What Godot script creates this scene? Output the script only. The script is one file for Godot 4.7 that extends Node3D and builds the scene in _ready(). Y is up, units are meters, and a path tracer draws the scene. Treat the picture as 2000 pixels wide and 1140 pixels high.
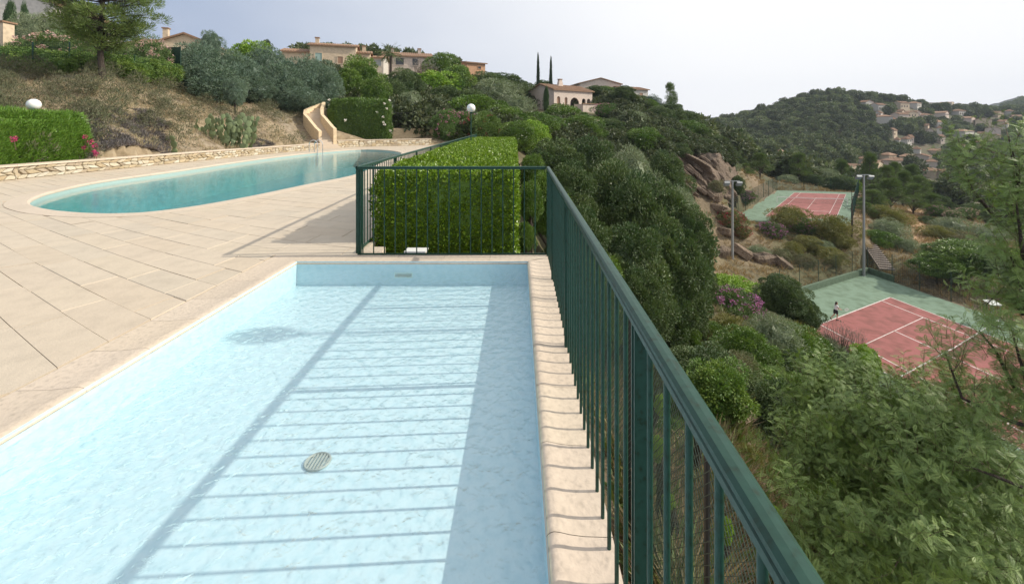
extends Node3D
# Pool terrace above a wooded valley. Photograph pixels (2000 x 1140) give directions; distances come from the ground, walls and usual sizes.
const F := 884.0
const U0 := 1012.0
const V0 := 252.0
const CAMH := 1.56

var M := {}
var rng := RandomNumberGenerator.new()
var nz := FastNoiseLite.new()

func P(u: float, v: float, d: float) -> Vector3:
	return Vector3((u - U0) / F * d, CAMH - (v - V0) / F * d, -d)
func G(u: float, v: float, y := 0.0) -> Vector3:
	return P(u, v, F * (CAMH - y) / (v - V0))
func yv(v: float, d: float) -> float:
	return CAMH - (v - V0) / F * d

# ---------------------------------------------------------------- mesh building
class MB:
	var v := PackedVector3Array()
	var i := PackedInt32Array()
	var c := PackedColorArray()
	var col := Color.WHITE
	func pt(p: Vector3) -> int:
		v.append(p); c.append(col)
		return v.size() - 1
	func tri(a: Vector3, b: Vector3, d: Vector3) -> void:   # counter-clockwise seen from outside
		var n := v.size()
		v.append(a); v.append(b); v.append(d)
		c.append(col); c.append(col); c.append(col)
		i.append(n); i.append(n + 2); i.append(n + 1)
	func quad(a: Vector3, b: Vector3, d: Vector3, e: Vector3) -> void:
		var n := v.size()
		v.append(a); v.append(b); v.append(d); v.append(e)
		for k in 4: c.append(col)
		i.append_array(PackedInt32Array([n, n + 2, n + 1, n, n + 3, n + 2]))
	func box(o: Vector3, s: Vector3, b := Basis.IDENTITY) -> void:
		var h := s * 0.5
		var q := []
		for k in 8:
			q.append(o + b * Vector3(h.x if k & 1 else -h.x, h.y if k & 2 else -h.y, h.z if k & 4 else -h.z))
		quad(q[4], q[5], q[7], q[6]); quad(q[1], q[0], q[2], q[3]); quad(q[5], q[1], q[3], q[7])
		quad(q[0], q[4], q[6], q[2]); quad(q[6], q[7], q[3], q[2]); quad(q[0], q[1], q[5], q[4])
	func bar(a: Vector3, b: Vector3, w: float, h: float) -> void:
		var z := (b - a).normalized()
		var up := Vector3.UP if absf(z.y) < 0.95 else Vector3.RIGHT
		var x := up.cross(z).normalized()
		box((a + b) * 0.5, Vector3(w, h, a.distance_to(b)), Basis(x, z.cross(x), z))
	func tube(ps: Array, rs: Array, sides := 8, cap := true) -> void:
		var rings := []
		var x := Vector3.ZERO
		for k in ps.size():
			var z: Vector3 = (ps[mini(k + 1, ps.size() - 1)] - ps[maxi(k - 1, 0)]).normalized()
			if x == Vector3.ZERO:
				x = (Vector3.UP if absf(z.y) < 0.9 else Vector3.RIGHT).cross(z).normalized()
			x = (x - z * x.dot(z)).normalized()
			var y := z.cross(x)
			var ring := []
			for s in sides:
				var a := TAU * s / sides
				ring.append(ps[k] + (x * cos(a) + y * sin(a)) * rs[k])
			rings.append(ring)
		for k in ps.size() - 1:
			for s in sides:
				var t := (s + 1) % sides
				quad(rings[k][s], rings[k][t], rings[k + 1][t], rings[k + 1][s])
		if cap:
			for s in sides:
				var t := (s + 1) % sides
				tri(ps[0], rings[0][t], rings[0][s])
				tri(ps[-1], rings[-1][s], rings[-1][t])
	func poly(q: PackedVector2Array, y: float) -> void:       # flat top, (x, z) polygon
		var t := Geometry2D.triangulate_polygon(q)
		var n := v.size()
		for p in q:
			v.append(Vector3(p.x, y, p.y)); c.append(col)
		for k in range(0, t.size(), 3):
			var a := q[t[k]]; var b := q[t[k + 1]]; var d := q[t[k + 2]]
			if (b - a).cross(d - a) < 0.0:
				i.append_array(PackedInt32Array([n + t[k], n + t[k + 2], n + t[k + 1]]))
			else:
				i.append_array(PackedInt32Array([n + t[k], n + t[k + 1], n + t[k + 2]]))
	func prism(q: PackedVector2Array, y0: float, y1: float, bevel := 0.0) -> void:
		if bevel > 0.0:
			var inn := Geometry2D.offset_polygon(q, -bevel)
			if inn.size() == 1 and inn[0].size() == q.size():
				poly(inn[0], y1)
				var shift := 0
				var best := 1e9
				for k in q.size():
					var dd := inn[0][k].distance_to(q[0])
					if dd < best:
						best = dd; shift = k
				var cw := Geometry2D.is_polygon_clockwise(q)
				var same := Geometry2D.is_polygon_clockwise(inn[0]) == cw
				for k in q.size():
					var kk := (k + 1) % q.size()
					var i0 := inn[0][(shift + (k if same else -k) + q.size() * 2) % q.size()]
					var i1 := inn[0][(shift + (kk if same else -kk) + q.size() * 2) % q.size()]
					quad(Vector3(q[k].x, y1 - bevel, q[k].y), Vector3(q[kk].x, y1 - bevel, q[kk].y), Vector3(i1.x, y1, i1.y), Vector3(i0.x, y1, i0.y))
				y1 -= bevel
			else:
				poly(q, y1)
		else:
			poly(q, y1)
		for k in q.size():
			var a := q[k]; var b := q[(k + 1) % q.size()]
			quad(Vector3(a.x, y0, a.y), Vector3(b.x, y0, b.y), Vector3(b.x, y1, b.y), Vector3(a.x, y1, a.y))
	func mesh(normals := PackedVector3Array()) -> ArrayMesh:
		var a := []
		a.resize(Mesh.ARRAY_MAX)
		a[Mesh.ARRAY_VERTEX] = v
		a[Mesh.ARRAY_INDEX] = i
		a[Mesh.ARRAY_COLOR] = c
		if normals.size() == v.size():
			a[Mesh.ARRAY_NORMAL] = normals
		var m := ArrayMesh.new()
		if v.size() > 0:
			m.add_surface_from_arrays(Mesh.PRIMITIVE_TRIANGLES, a)
		return m

func mi(called: String, mesh: Mesh, mat: Material, parent: Node = null) -> MeshInstance3D:
	var o := MeshInstance3D.new()
	o.name = called
	o.mesh = mesh
	o.material_override = mat
	(parent if parent else self).add_child(o, true)
	return o
func ob(called: String, b: MB, mat: Material, parent: Node = null) -> MeshInstance3D:
	return mi(called, b.mesh(), mat, parent)
func tag(o: Node, label: String, category := "", group := "", kind := "") -> Node:
	o.set_meta("label", label)
	if category: o.set_meta("category", category)
	if group: o.set_meta("group", group)
	if kind: o.set_meta("kind", kind)
	return o
func struct(o: Node, label: String, category := "ground") -> Node:
	return tag(o, label, category, "", "structure")
func thing(called: String, label: String, category: String, at := Vector3.ZERO, turn := 0.0, group := "") -> Node3D:
	var o := Node3D.new()
	o.name = called
	add_child(o, true)
	o.position = at
	o.rotation.y = turn
	tag(o, label, category, group)
	return o

# ---------------------------------------------------------------- materials
func noise_tex(freq: float, oct: int, ramp: Array, size := 512, seed_ := 1, kind := FastNoiseLite.TYPE_SIMPLEX_SMOOTH, normal := false, bump := 4.0) -> NoiseTexture2D:
	var n := FastNoiseLite.new()
	n.noise_type = kind
	n.seed = seed_
	n.frequency = freq
	n.fractal_octaves = oct
	var t := NoiseTexture2D.new()
	t.width = size
	t.height = size
	t.seamless = true
	t.noise = n
	if normal:
		t.as_normal_map = true
		t.bump_strength = bump
	elif ramp:
		var g := Gradient.new()
		var offs := PackedFloat32Array()
		var cols := PackedColorArray()
		for r in ramp:
			offs.append(r[0]); cols.append(r[1])
		g.offsets = offs
		g.colors = cols
		t.color_ramp = g
	return t
func ripple_tex(sd: int, bump: float) -> NoiseTexture2D:
	var t := noise_tex(0.022, 3, [], 512, sd, FastNoiseLite.TYPE_SIMPLEX_SMOOTH, true, bump)
	(t.noise as FastNoiseLite).domain_warp_enabled = true
	(t.noise as FastNoiseLite).domain_warp_amplitude = 18.0
	(t.noise as FastNoiseLite).domain_warp_frequency = 0.012
	return t
func lin(r: float, g: float, b: float) -> Color:
	return Color(r, g, b).linear_to_srgb()
func grey(a: float) -> Color:
	return Color(a, a, a)
func mat(called: String, c: Color, rough := 0.8, tex: Texture2D = null, scale := 1.0, bump: Texture2D = null, bump_cm := 0.0, vc := false) -> StandardMaterial3D:
	var m := StandardMaterial3D.new()
	m.resource_name = called
	m.albedo_color = c
	m.roughness = rough
	m.vertex_color_use_as_albedo = vc
	if tex or bump:
		m.uv1_triplanar = true
		m.uv1_world_triplanar = true
		m.uv1_scale = Vector3.ONE * scale
	if tex: m.albedo_texture = tex
	if bump:
		m.heightmap_enabled = true
		m.heightmap_texture = bump
		m.heightmap_scale = bump_cm
	M[called] = m
	return m
func leafmat(called: String, rough := 0.55, back := 0.35) -> StandardMaterial3D:
	var m := mat(called, Color.WHITE, rough, null, 1.0, null, 0.0, true)
	m.backlight_enabled = true
	m.backlight = lin(back * 0.9, back, back * 0.45)
	return m

func make_materials() -> void:
	var soft := [[0.0, grey(0.93)], [0.35, grey(0.97)], [0.6, grey(0.99)], [1.0, grey(1.0)]]
	var patch := noise_tex(0.012, 5, soft, 512, 3)
	var fine := noise_tex(0.09, 4, [[0.0, grey(0.8)], [0.5, grey(0.95)], [1.0, grey(1.0)]], 512, 5)
	var hb := noise_tex(0.05, 5, [], 512, 7)
	var stone := mat("deck_stone", lin(0.63, 0.535, 0.415), 0.75, patch, 0.45, hb, 0.25, true)
	stone.detail_enabled = true
	stone.detail_blend_mode = BaseMaterial3D.BLEND_MODE_MUL
	stone.detail_albedo = fine
	stone.uv2_triplanar = true
	stone.uv2_world_triplanar = true
	stone.uv2_scale = Vector3.ONE * 2.3
	stone.detail_uv_layer = BaseMaterial3D.DETAIL_UV_2
	mat("mortar", lin(0.52, 0.43, 0.325), 0.95, fine, 1.0)
	mat("coping", lin(0.62, 0.52, 0.41), 0.7, noise_tex(0.03, 5, [[0.0, grey(0.84)], [0.4, grey(0.95)], [1.0, grey(1.0)]], 512, 9), 1.2, hb, 0.2, true)
	mat("wall_stone", Color.WHITE, 0.9, fine, 1.6, hb, 1.2, true)
	mat("wall_mortar", lin(0.50, 0.42, 0.30), 0.95, fine, 1.4)
	mat("liner", lin(0.47, 0.635, 0.68), 0.6, noise_tex(0.03, 4, [[0.0, Color(0.90, 0.95, 0.97)], [0.5, Color(0.97, 0.99, 1.0)], [1.0, Color.WHITE]], 512, 11), 0.8)
	mat("pool_floor", lin(0.085, 0.41, 0.47), 0.7, noise_tex(0.02, 4, [[0.0, grey(0.85)], [1.0, grey(1.0)]], 512, 12), 0.3)
	mat("pool_tile", lin(0.42, 0.55, 0.52), 0.35, fine, 2.0)
	for k in [["water_small", 0.75, 0.72, 13, 0.47, 14.0], ["water_large", 0.5, 0.12, 14, 0.47, 6.0]]:
		var w := StandardMaterial3D.new()
		w.resource_name = k[0]
		w.transparency = BaseMaterial3D.TRANSPARENCY_ALPHA
		w.albedo_color = Color(0.75, 0.93, 0.97, 0.0)
		w.roughness = 0.03
		w.metallic_specular = k[4]
		w.normal_enabled = true
		w.normal_texture = ripple_tex(k[3], k[5])
		w.normal_scale = k[2]
		w.uv1_triplanar = true
		w.uv1_world_triplanar = true
		w.uv1_scale = Vector3.ONE * k[1]
		M[k[0]] = w
	var paint := mat("green_paint", lin(0.014, 0.058, 0.040), 0.42, noise_tex(0.05, 6, [[0.0, Color(1.0, 0.62, 0.45)], [0.26, Color(0.78, 0.8, 0.75)], [0.34, Color(0.9, 0.92, 0.92)], [0.7, Color(0.97, 0.98, 0.98)], [1.0, Color.WHITE]], 512, 15), 1.1, hb, 0.06)
	paint.metallic_specular = 0.42
	mat("green_wire", lin(0.02, 0.05, 0.035), 0.5)
	mat("dark_iron", lin(0.02, 0.02, 0.02), 0.5)
	mat("galvanised", lin(0.30, 0.31, 0.31), 0.5).metallic = 0.4
	var ch := mat("chrome", lin(0.7, 0.7, 0.7), 0.15)
	ch.metallic = 1.0
	mat("white_plastic", lin(0.78, 0.78, 0.76), 0.4)
	var globe := mat("opal_globe", lin(0.82, 0.82, 0.80), 0.25)
	globe.subsurf_scatter_enabled = true
	globe.subsurf_scatter_strength = 0.3
	mat("terrain", Color.WHITE, 0.95, noise_tex(0.02, 6, [[0.0, Color(0.55, 0.53, 0.47)], [0.35, Color(0.82, 0.79, 0.74)], [0.55, Color(0.95, 0.93, 0.9)], [0.8, Color(1, 1, 1)], [1.0, Color(0.8, 0.82, 0.7)]], 1024, 21), 0.11, noise_tex(0.03, 6, [], 512, 22), 9.0, true)
	mat("far_hill", lin(0.045, 0.062, 0.035), 1.0, noise_tex(0.05, 4, [[0.0, grey(0.6)], [1.0, grey(1.0)]], 512, 23), 0.01)
	mat("rock", Color.WHITE, 0.95, noise_tex(0.02, 6, [[0.0, Color(0.5, 0.47, 0.44)], [0.5, Color(0.85, 0.82, 0.78)], [1.0, Color.WHITE]], 512, 24), 0.35, noise_tex(0.02, 6, [], 512, 25), 14.0, true)
	var render_n := noise_tex(0.02, 5, [[0.0, grey(0.84)], [0.5, grey(0.95)], [1.0, grey(1.0)]], 512, 26)
	mat("cream_render", lin(0.74, 0.58, 0.38), 0.9, render_n, 0.4)
	mat("pink_render", lin(0.66, 0.55, 0.47), 0.9, render_n, 0.2)
	mat("ochre_render", lin(0.66, 0.53, 0.38), 0.9, render_n, 0.2)
	mat("white_render", lin(0.62, 0.58, 0.52), 0.9, render_n, 0.2)
	mat("orange_render", lin(0.55, 0.32, 0.19), 0.9, render_n, 0.2)
	mat("roof_tile", lin(0.36, 0.235, 0.16), 0.9, noise_tex(0.05, 5, [[0.0, Color(0.6, 0.55, 0.5)], [0.5, Color(0.9, 0.87, 0.83)], [1.0, Color.WHITE]], 512, 27), 0.5)
	mat("shutter", lin(0.33, 0.20, 0.13), 0.7)
	mat("pale_shutter", lin(0.30, 0.42, 0.38), 0.7)
	mat("dark_glass", lin(0.03, 0.035, 0.04), 0.1)
	mat("bright_glass", lin(0.25, 0.30, 0.34), 0.1)
	mat("bark", lin(0.10, 0.075, 0.055), 0.95, noise_tex(0.06, 5, [[0.0, grey(0.5)], [1.0, grey(1.0)]], 256, 28), 1.5, hb, 2.5)
	mat("twig", lin(0.17, 0.12, 0.085), 0.9)
	mat("grey_twig", lin(0.24, 0.20, 0.185), 0.95)
	leafmat("leaf")
	leafmat("glossy_leaf", 0.38)
	leafmat("dry", 0.9, 0.25)
	mat("cactus_skin", Color.WHITE, 0.6, fine, 2.5, null, 0.0, true)
	mat("petal", Color.WHITE, 0.7, null, 1.0, null, 0.0, true)
	var worn := noise_tex(0.015, 6, [[0.0, Color(0.78, 0.80, 0.76)], [0.4, Color(0.92, 0.92, 0.9)], [0.65, Color(1, 1, 1)], [1.0, Color(0.9, 0.88, 0.85)]], 512, 30)
	mat("court_green", lin(0.165, 0.245, 0.175), 0.9, worn, 0.09)
	mat("court_red", lin(0.29, 0.098, 0.090), 0.9, worn, 0.08)
	mat("court_line", lin(0.72, 0.62, 0.60), 0.9, worn, 0.3)
	mat("court_kerb", lin(0.10, 0.15, 0.10), 0.9, worn, 0.3)
	mat("timber", lin(0.22, 0.18, 0.15), 0.9, fine, 0.8)
	mat("skin", lin(0.42, 0.24, 0.16), 0.6)
	mat("white_cloth", lin(0.7, 0.7, 0.7), 0.9)
	mat("black_cloth", lin(0.02, 0.02, 0.025), 0.9)
	mat("dark_hair", lin(0.03, 0.02, 0.015), 0.5)
	mat("drain_metal", lin(0.33, 0.39, 0.36), 0.5)
	mat("tile_pale", lin(0.55, 0.70, 0.66), 0.4)

# ---------------------------------------------------------------- terrain: for each picture column, (distance, ground height)
var cols := []
func k_(d: float, y: float) -> Vector2: return Vector2(log(d), y)
func kv(d: float, v: float) -> Vector2: return Vector2(log(d), yv(v, d))
func terrain_columns() -> void:
	cols = [
		[-900, [k_(1, -.9), k_(16, -.7), k_(20, .5), k_(32, 5), k_(60, 11), k_(110, 17), k_(250, 22), k_(900, 22)]],
		[-60, [k_(1, -.9), k_(12.9, -.7), k_(13.5, .42), k_(19, 2.6), k_(26, 4.6), k_(45, 8.2), k_(80, 14), k_(200, 20), k_(900, 20)]],
		[200, [k_(1, -.9), k_(16.4, -.7), k_(17.1, .42), k_(21, 2.3), kv(26, 155), kv(45, 120), k_(80, 13), k_(200, 20), k_(900, 20)]],
		[400, [k_(1, -.9), k_(22.6, -.7), k_(23.5, .42), k_(29, 2.4), kv(35, 190), kv(50, 150), kv(85, 122), kv(130, 118), k_(300, 20), k_(900, 20)]],
		[520, [k_(1, -.9), k_(27.8, -.7), k_(28.8, .42), kv(36, 215), kv(42, 190), kv(60, 150), kv(82, 128), kv(130, 118), k_(300, 18), k_(900, 18)]],
		[600, [k_(1, -.9), k_(35.5, -.7), k_(36.6, .42), kv(42, 222), kv(48, 202), kv(62, 165), kv(82, 130), kv(110, 120), k_(300, 18), k_(900, 18)]],
		[700, [k_(1, -.9), k_(39.5, -.7), k_(41, .5), kv(50, 240), kv(62, 210), kv(84, 160), kv(115, 122), k_(200, 16), k_(900, 14)]],
		[850, [k_(1, -.9), k_(44, -.7), k_(46, .5), kv(65, 228), kv(92, 178), kv(125, 138), k_(200, 14), k_(900, 12)]],
		[930, [k_(1, -.9), k_(44, -.8), k_(50, .2), kv(70, 238), kv(95, 190), kv(120, 160), k_(200, 11), k_(900, 10)]],
		[1000, [k_(1, -1), k_(6.5, -1.0), k_(25, -1.2), k_(32, -2), k_(50, .5), kv(80, 240), kv(100, 212), kv(130, 196), k_(200, 9), k_(900, 8)]],
		[1060, [k_(1, -1), k_(5, -1.4), k_(15, -3.4), k_(30, -4), k_(50, -2), kv(80, 240), kv(95, 222), kv(130, 195), k_(200, 8), k_(900, 8)]],
		[1150, [k_(1, -1), k_(5, -1.7), k_(15, -5), k_(30, -7.2), k_(55, -4), kv(86, 236), kv(98, 222), kv(140, 195), k_(210, 6), k_(900, 4)]],
		[1230, [k_(1, -1), k_(5, -2), k_(12, -5.2), k_(30, -8.8), k_(60, -5), kv(92, 236), kv(112, 215), kv(140, 205), k_(210, 4), k_(900, 0)]],
		[1300, [k_(1, -1), k_(3, -1.3), k_(6, -3), k_(12, -5.6), k_(25, -9.4), k_(40, -11), k_(56, -8.5), kv(64, 315), kv(80, 285), kv(105, 258), kv(140, 252), k_(210, -12), k_(900, -12)]],
		[1400, [k_(1, -.9), k_(2, -1.25), k_(3.5, -1.9), k_(6, -3.0), k_(9.2, -4.0), k_(21, -7.0), k_(35, -10.6), k_(50, -13.5), k_(57, -12.5), k_(62, -9.3), kv(68, 325), kv(85, 308), kv(125, 288), k_(200, -18), kv(300, 285), kv(420, 245), k_(600, -10), k_(900, -10)]],
		[1460, [k_(1, -.9), k_(2, -1.4), k_(6, -3.3), k_(15, -5.8), k_(30, -10.2), k_(44, -14), k_(56, -13.6), k_(61, -11.8), k_(67, -11.2), k_(74, -9.8), kv(82, 345), kv(110, 325), k_(200, -19), kv(300, 290), kv(420, 233), k_(600, -10), k_(900, -10)]],
		[1520, [k_(1, -1), k_(2, -1.5), k_(6, -3.6), k_(15, -6.4), k_(30, -11), k_(42, -15.2), k_(54, -14.6), k_(63, -12), k_(68, -11.8), k_(96, -11.8), k_(104, -10.4), k_(125, -13), k_(200, -19), kv(300, 285), kv(420, 214), k_(600, 0), k_(900, 0)]],
		[1590, [k_(1, -1), k_(2, -1.6), k_(6, -3.9), k_(15, -7.3), k_(28, -12), k_(38, -16), k_(50, -16), k_(57, -14), k_(66, -11.8), k_(97, -11.8), k_(106, -11), k_(130, -16), k_(220, -20), kv(310, 285), kv(430, 194), k_(600, 10), k_(900, 10)]],
		[1650, [k_(1, -1), k_(2, -1.7), k_(6, -4.2), k_(15, -8), k_(25, -12.5), k_(33, -16), k_(50, -16), k_(56, -13.8), k_(66, -11.8), k_(97, -11.8), k_(120, -18), k_(220, -20), kv(310, 290), kv(430, 188), k_(600, 12), k_(900, 12)]],
		[1720, [k_(1, -1), k_(2, -1.8), k_(6, -4.6), k_(13, -8), k_(22, -12.7), k_(29, -16), k_(52, -16), k_(58, -14.6), k_(75, -13.5), k_(100, -15), k_(130, -19), k_(220, -21), kv(320, 290), kv(440, 195), k_(600, 12), k_(900, 12)]],
		[1790, [k_(1, -1.1), k_(2, -2), k_(6, -5), k_(12, -8.2), k_(20, -12.8), k_(26, -16), k_(49, -16), k_(56, -14.6), kv(76, 440), kv(110, 402), k_(200, -21), kv(320, 305), kv(450, 205), k_(600, 10), k_(900, 10)]],
		[1900, [k_(1, -1.2), k_(2, -2.2), k_(5, -5), k_(10, -8.3), k_(18, -13), k_(23, -16), k_(45, -16), k_(55, -14.8), k_(80, -14.5), k_(150, -21), k_(220, -23), kv(330, 310), kv(470, 217), k_(600, 12), k_(900, 12)]],
		[2000, [k_(1, -1.3), k_(2, -2.4), k_(5, -5.5), k_(10, -9), k_(16, -13), k_(21, -16), k_(45, -16), k_(60, -15), k_(90, -17), k_(150, -23), k_(230, -24), kv(340, 310), kv(480, 222), k_(620, 10), kv(860, 193), k_(900, 40)]],
		[2400, [k_(1, -1.4), k_(2, -3), k_(5, -6.5), k_(10, -10), k_(16, -15), k_(40, -17), k_(90, -19), k_(230, -25), k_(340, -20), k_(480, 15), k_(860, 80), k_(900, 80)]],
		[3100, [k_(1, -2), k_(2, -4), k_(5, -7.5), k_(10, -11), k_(16, -16), k_(40, -18), k_(90, -20), k_(230, -26), k_(340, -22), k_(480, 10), k_(900, 70)]],
	]
func colv(c: Array, l: float) -> float:
	if l <= c[0].x: return c[0].y
	for k in range(1, c.size()):
		if l <= c[k].x:
			var t: float = (l - c[k - 1].x) / (c[k].x - c[k - 1].x)
			return lerpf(c[k - 1].y, c[k].y, t)
	return c[-1].y
# the two courts: A is the corner of the right singles line and the base line; s runs across, t along, in metres of a court
const CN := {"y": -15.94, "o": Vector2(37.1 - 9.6 * 1.23, 46.2 - 9.6 * .685), "s": Vector2(1.23, .685), "t": Vector2(.11, -.75), "ext": [-4.0, 14.6, -7.0, 31.0]}
const CF := {"y": -11.74, "o": Vector2(57.9, 94.8), "s": Vector2(.85, -.2), "t": Vector2(-.855, -1.09), "ext": [-4.2, 13.2, -2.6, 27.0]}
func court_st(c: Dictionary, x: float, d: float) -> Vector2:
	var q := Vector2(x, d) - (c.o as Vector2)
	var s: Vector2 = c.s; var t: Vector2 = c.t
	var det := s.x * t.y - t.x * s.y
	return Vector2((q.x * t.y - t.x * q.y) / det, (s.x * q.y - s.y * q.x) / det)
func court_pt(c: Dictionary, s: float, t: float, dy := 0.0) -> Vector3:
	var q: Vector2 = c.o + c.s * s + c.t * t
	return Vector3(q.x, c.y + dy, -q.y)
func ground(x: float, d: float, rough := true) -> float:
	d = maxf(d, 0.6)
	var u := clampf(U0 + x / d * F, -899.0, 3099.0)
	var k := 0
	while cols[k + 1][0] < u: k += 1
	var t: float = (u - cols[k][0]) / (cols[k + 1][0] - cols[k][0])
	var l := log(d)
	var y := lerpf(colv(cols[k][1], l), colv(cols[k + 1][1], l), t)
	if rough:
		var amp := clampf((d - 5.0) * 0.03, 0.1, 2.2)
		y += nz.get_noise_2d(x * 9.0 / (1.0 + d * .05), d * 9.0 / (1.0 + d * .05)) * amp * 0.7
	if d < 37.0 and u < 640.0:
		y = lerpf(-1.8, maxf(y, .38 + .12 * (-16.0 - x)), clampf((-15.1 - x) / .95, 0.0, 1.0))
	elif d < 43.0 and x < -2.6 - .053 * (d - 5.6) and y < .3:
		y = minf(y, -1.8)
	for c in [CN, CF]:
		if x > 10.0 and d < 130.0:
			var q := court_st(c, x, d)
			var e: Array = c.ext
			var out: float = maxf(maxf(e[0] - .6 - q.x, q.x - e[1] - .6), maxf((e[2] - .6 - q.y), q.y - e[3] - .6))
			if out < 3.0:
				y = lerpf(c.y - 0.12, y, smoothstep(0.0, 3.0, out))
	return y
func hit(u: float, v: float, d: float) -> float:       # distance at which the line of sight meets the hillside
	while d < 850.0 and yv(v, d) > ground((u - U0) / F * d, d): d *= 1.012
	var lo := d / 1.012
	for k in 5:
		var m := (lo + d) * .5
		if yv(v, m) > ground((u - U0) / F * m, m): lo = m
		else: d = m
	return d
func on_ground(x: float, d: float, dy := 0.0) -> Vector3:
	return Vector3(x, ground(x, d) + dy, -d)

func build_terrain() -> void:
	var b := MB.new()
	var us := []
	var u := -900.0
	while u <= 3100.0:
		us.append(u)
		u += 22.0 if u > -50.0 and u < 2050.0 else 60.0
	var nd := 270
	var l0 := log(0.9)
	var l1 := log(880.0)
	var nu := us.size()
	var cn := FastNoiseLite.new()
	cn.seed = 77
	cn.frequency = 0.02
	cn.fractal_octaves = 5
	for r in nd:
		var d := exp(lerpf(l0, l1, float(r) / (nd - 1)))
		for q in nu:
			var x: float = (us[q] - U0) / F * d
			var y := ground(x, d)
			var n := cn.get_noise_2d(x * 6, d * 6)
			var n2 := cn.get_noise_2d(x * 1.7 + 300, d * 1.7)
			var c := Color(0.34, 0.275, 0.19)                       # dry earth and straw
			if d > 130.0 or (us[q] > 1290 and d > 98.0):
				c = Color(0.075, 0.085, 0.042).lerp(Color(0.17, 0.14, 0.085), clampf(n2 * 2.0, 0.0, 1.0))
			elif us[q] < 1000.0:
				c = c.lerp(Color(0.30, 0.26, 0.21), clampf(n * 2.5, 0.0, 1.0))
				var w := smoothstep(0.05, 0.2, n2 + 0.30 - absf(x + 17.9) * 0.10 - absf(d - 20.0) * 0.06)
				c = c.lerp(Color(0.17, 0.16, 0.15), w * 0.85)      # withered ground cover
				c = c.lerp(Color(0.13, 0.125, 0.06), smoothstep(4.2, 6.0, y + n * 4.0) * 0.7)   # undergrowth on the upper slope
			else:
				c = Color(0.23, 0.18, 0.115).lerp(Color(0.15, 0.12, 0.08), clampf(n * 2.5 + 0.3, 0.0, 1.0))
				c = c.lerp(Color(0.10, 0.11, 0.045), clampf(n2 * 2.6 + .15, 0.0, 0.75))
				if absf(us[q] - 1790) < 25 and d > 62 and d < 96: c = Color(0.42, 0.28, 0.17)
			b.col = c
			b.pt(Vector3(x, y, -d))
	for r in nd - 1:
		for q in nu - 1:
			var a := r * nu + q
			b.i.append_array(PackedInt32Array([a, a + nu, a + 1, a + 1, a + nu, a + nu + 1]))
	var nm := PackedVector3Array()
	nm.resize(b.v.size())
	for k in range(0, b.i.size(), 3):
		var n := (b.v[b.i[k + 2]] - b.v[b.i[k]]).cross(b.v[b.i[k + 1]] - b.v[b.i[k]])
		for j in 3: nm[b.i[k + j]] += n
	for k in nm.size(): nm[k] = nm[k].normalized()
	struct(mi("terrain", b.mesh(nm), M.terrain), "dry earth and scrub hillside falling from the terrace to the valley", "hillside")
	# a farther ridge in the haze, and the plain beyond
	b = MB.new()
	for h in [[1300, 1560, 1500.0, 239.0, 226.0], [1880, 2500, 1400.0, 218.0, 120.0]]:
		var n := 60
		for k in n:
			var ua := lerpf(h[0], h[1], float(k) / n)
			var ub := lerpf(h[0], h[1], float(k + 1) / n)
			var va: float = lerpf(h[3], h[4], sin(PI * 0.5 * k / n)) + nz.get_noise_2d(ua * 1.3, h[2]) * 5.0
			var vb: float = lerpf(h[3], h[4], sin(PI * 0.5 * (k + 1) / n)) + nz.get_noise_2d(ub * 1.3, h[2]) * 5.0
			if h[0] < 1400:
				va = 252 - 26 * sin(PI * k / n) + nz.get_noise_2d(ua * 1.3, 5) * 4.0
				vb = 252 - 26 * sin(PI * (k + 1) / n) + nz.get_noise_2d(ub * 1.3, 5) * 4.0
			b.quad(P(ua, 330, h[2] * 0.72), P(ub, 330, h[2] * 0.72), P(ub, vb, h[2]), P(ua, va, h[2]))
			b.quad(P(ua, va, h[2]), P(ub, vb, h[2]), P(ub, 300, h[2] * 1.3), P(ua, 300, h[2] * 1.3))
	struct(ob("hills", b, M.far_hill), "hazy wooded hills far beyond the valley", "hills")
	b = MB.new()
	b.quad(Vector3(-2000, -60, 100), Vector3(2000, -60, 100), Vector3(2000, -60, -2000), Vector3(-2000, -60, -2000))
	struct(ob("ground", b, M.far_hill), "low wooded ground reaching to the horizon", "ground")

# ---------------------------------------------------------------- vegetation
func rdir() -> Vector3:
	var y := rng.randf_range(-1, 1)
	var a := rng.randf() * TAU
	var r := sqrt(1.0 - y * y)
	return Vector3(cos(a) * r, y, sin(a) * r)
func vary(c: Color, k: float) -> Color:
	var f := 1.0 + rng.randf_range(-k, k)
	return Color(c.r * f * (1.0 + rng.randf_range(-k, k) * 0.5), c.g * f, c.b * f * (1.0 + rng.randf_range(-k, k) * 0.5))
func leaf(b: MB, p: Vector3, d: Vector3, L: float, W: float, c: Color, fold := 0.25) -> void:
	var s := d.cross(rdir()).normalized()
	var n := s.cross(d) * (W * fold)
	var k := b.v.size()
	var m := p + d * (L * 0.5)
	b.v.append(p); b.v.append(m + s * (W * 0.5) + n); b.v.append(p + d * L); b.v.append(m - s * (W * 0.5) + n)
	b.c.append(c); b.c.append(c); b.c.append(c); b.c.append(c)
	b.i.append(k); b.i.append(k + 2); b.i.append(k + 1); b.i.append(k); b.i.append(k + 3); b.i.append(k + 2)
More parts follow.
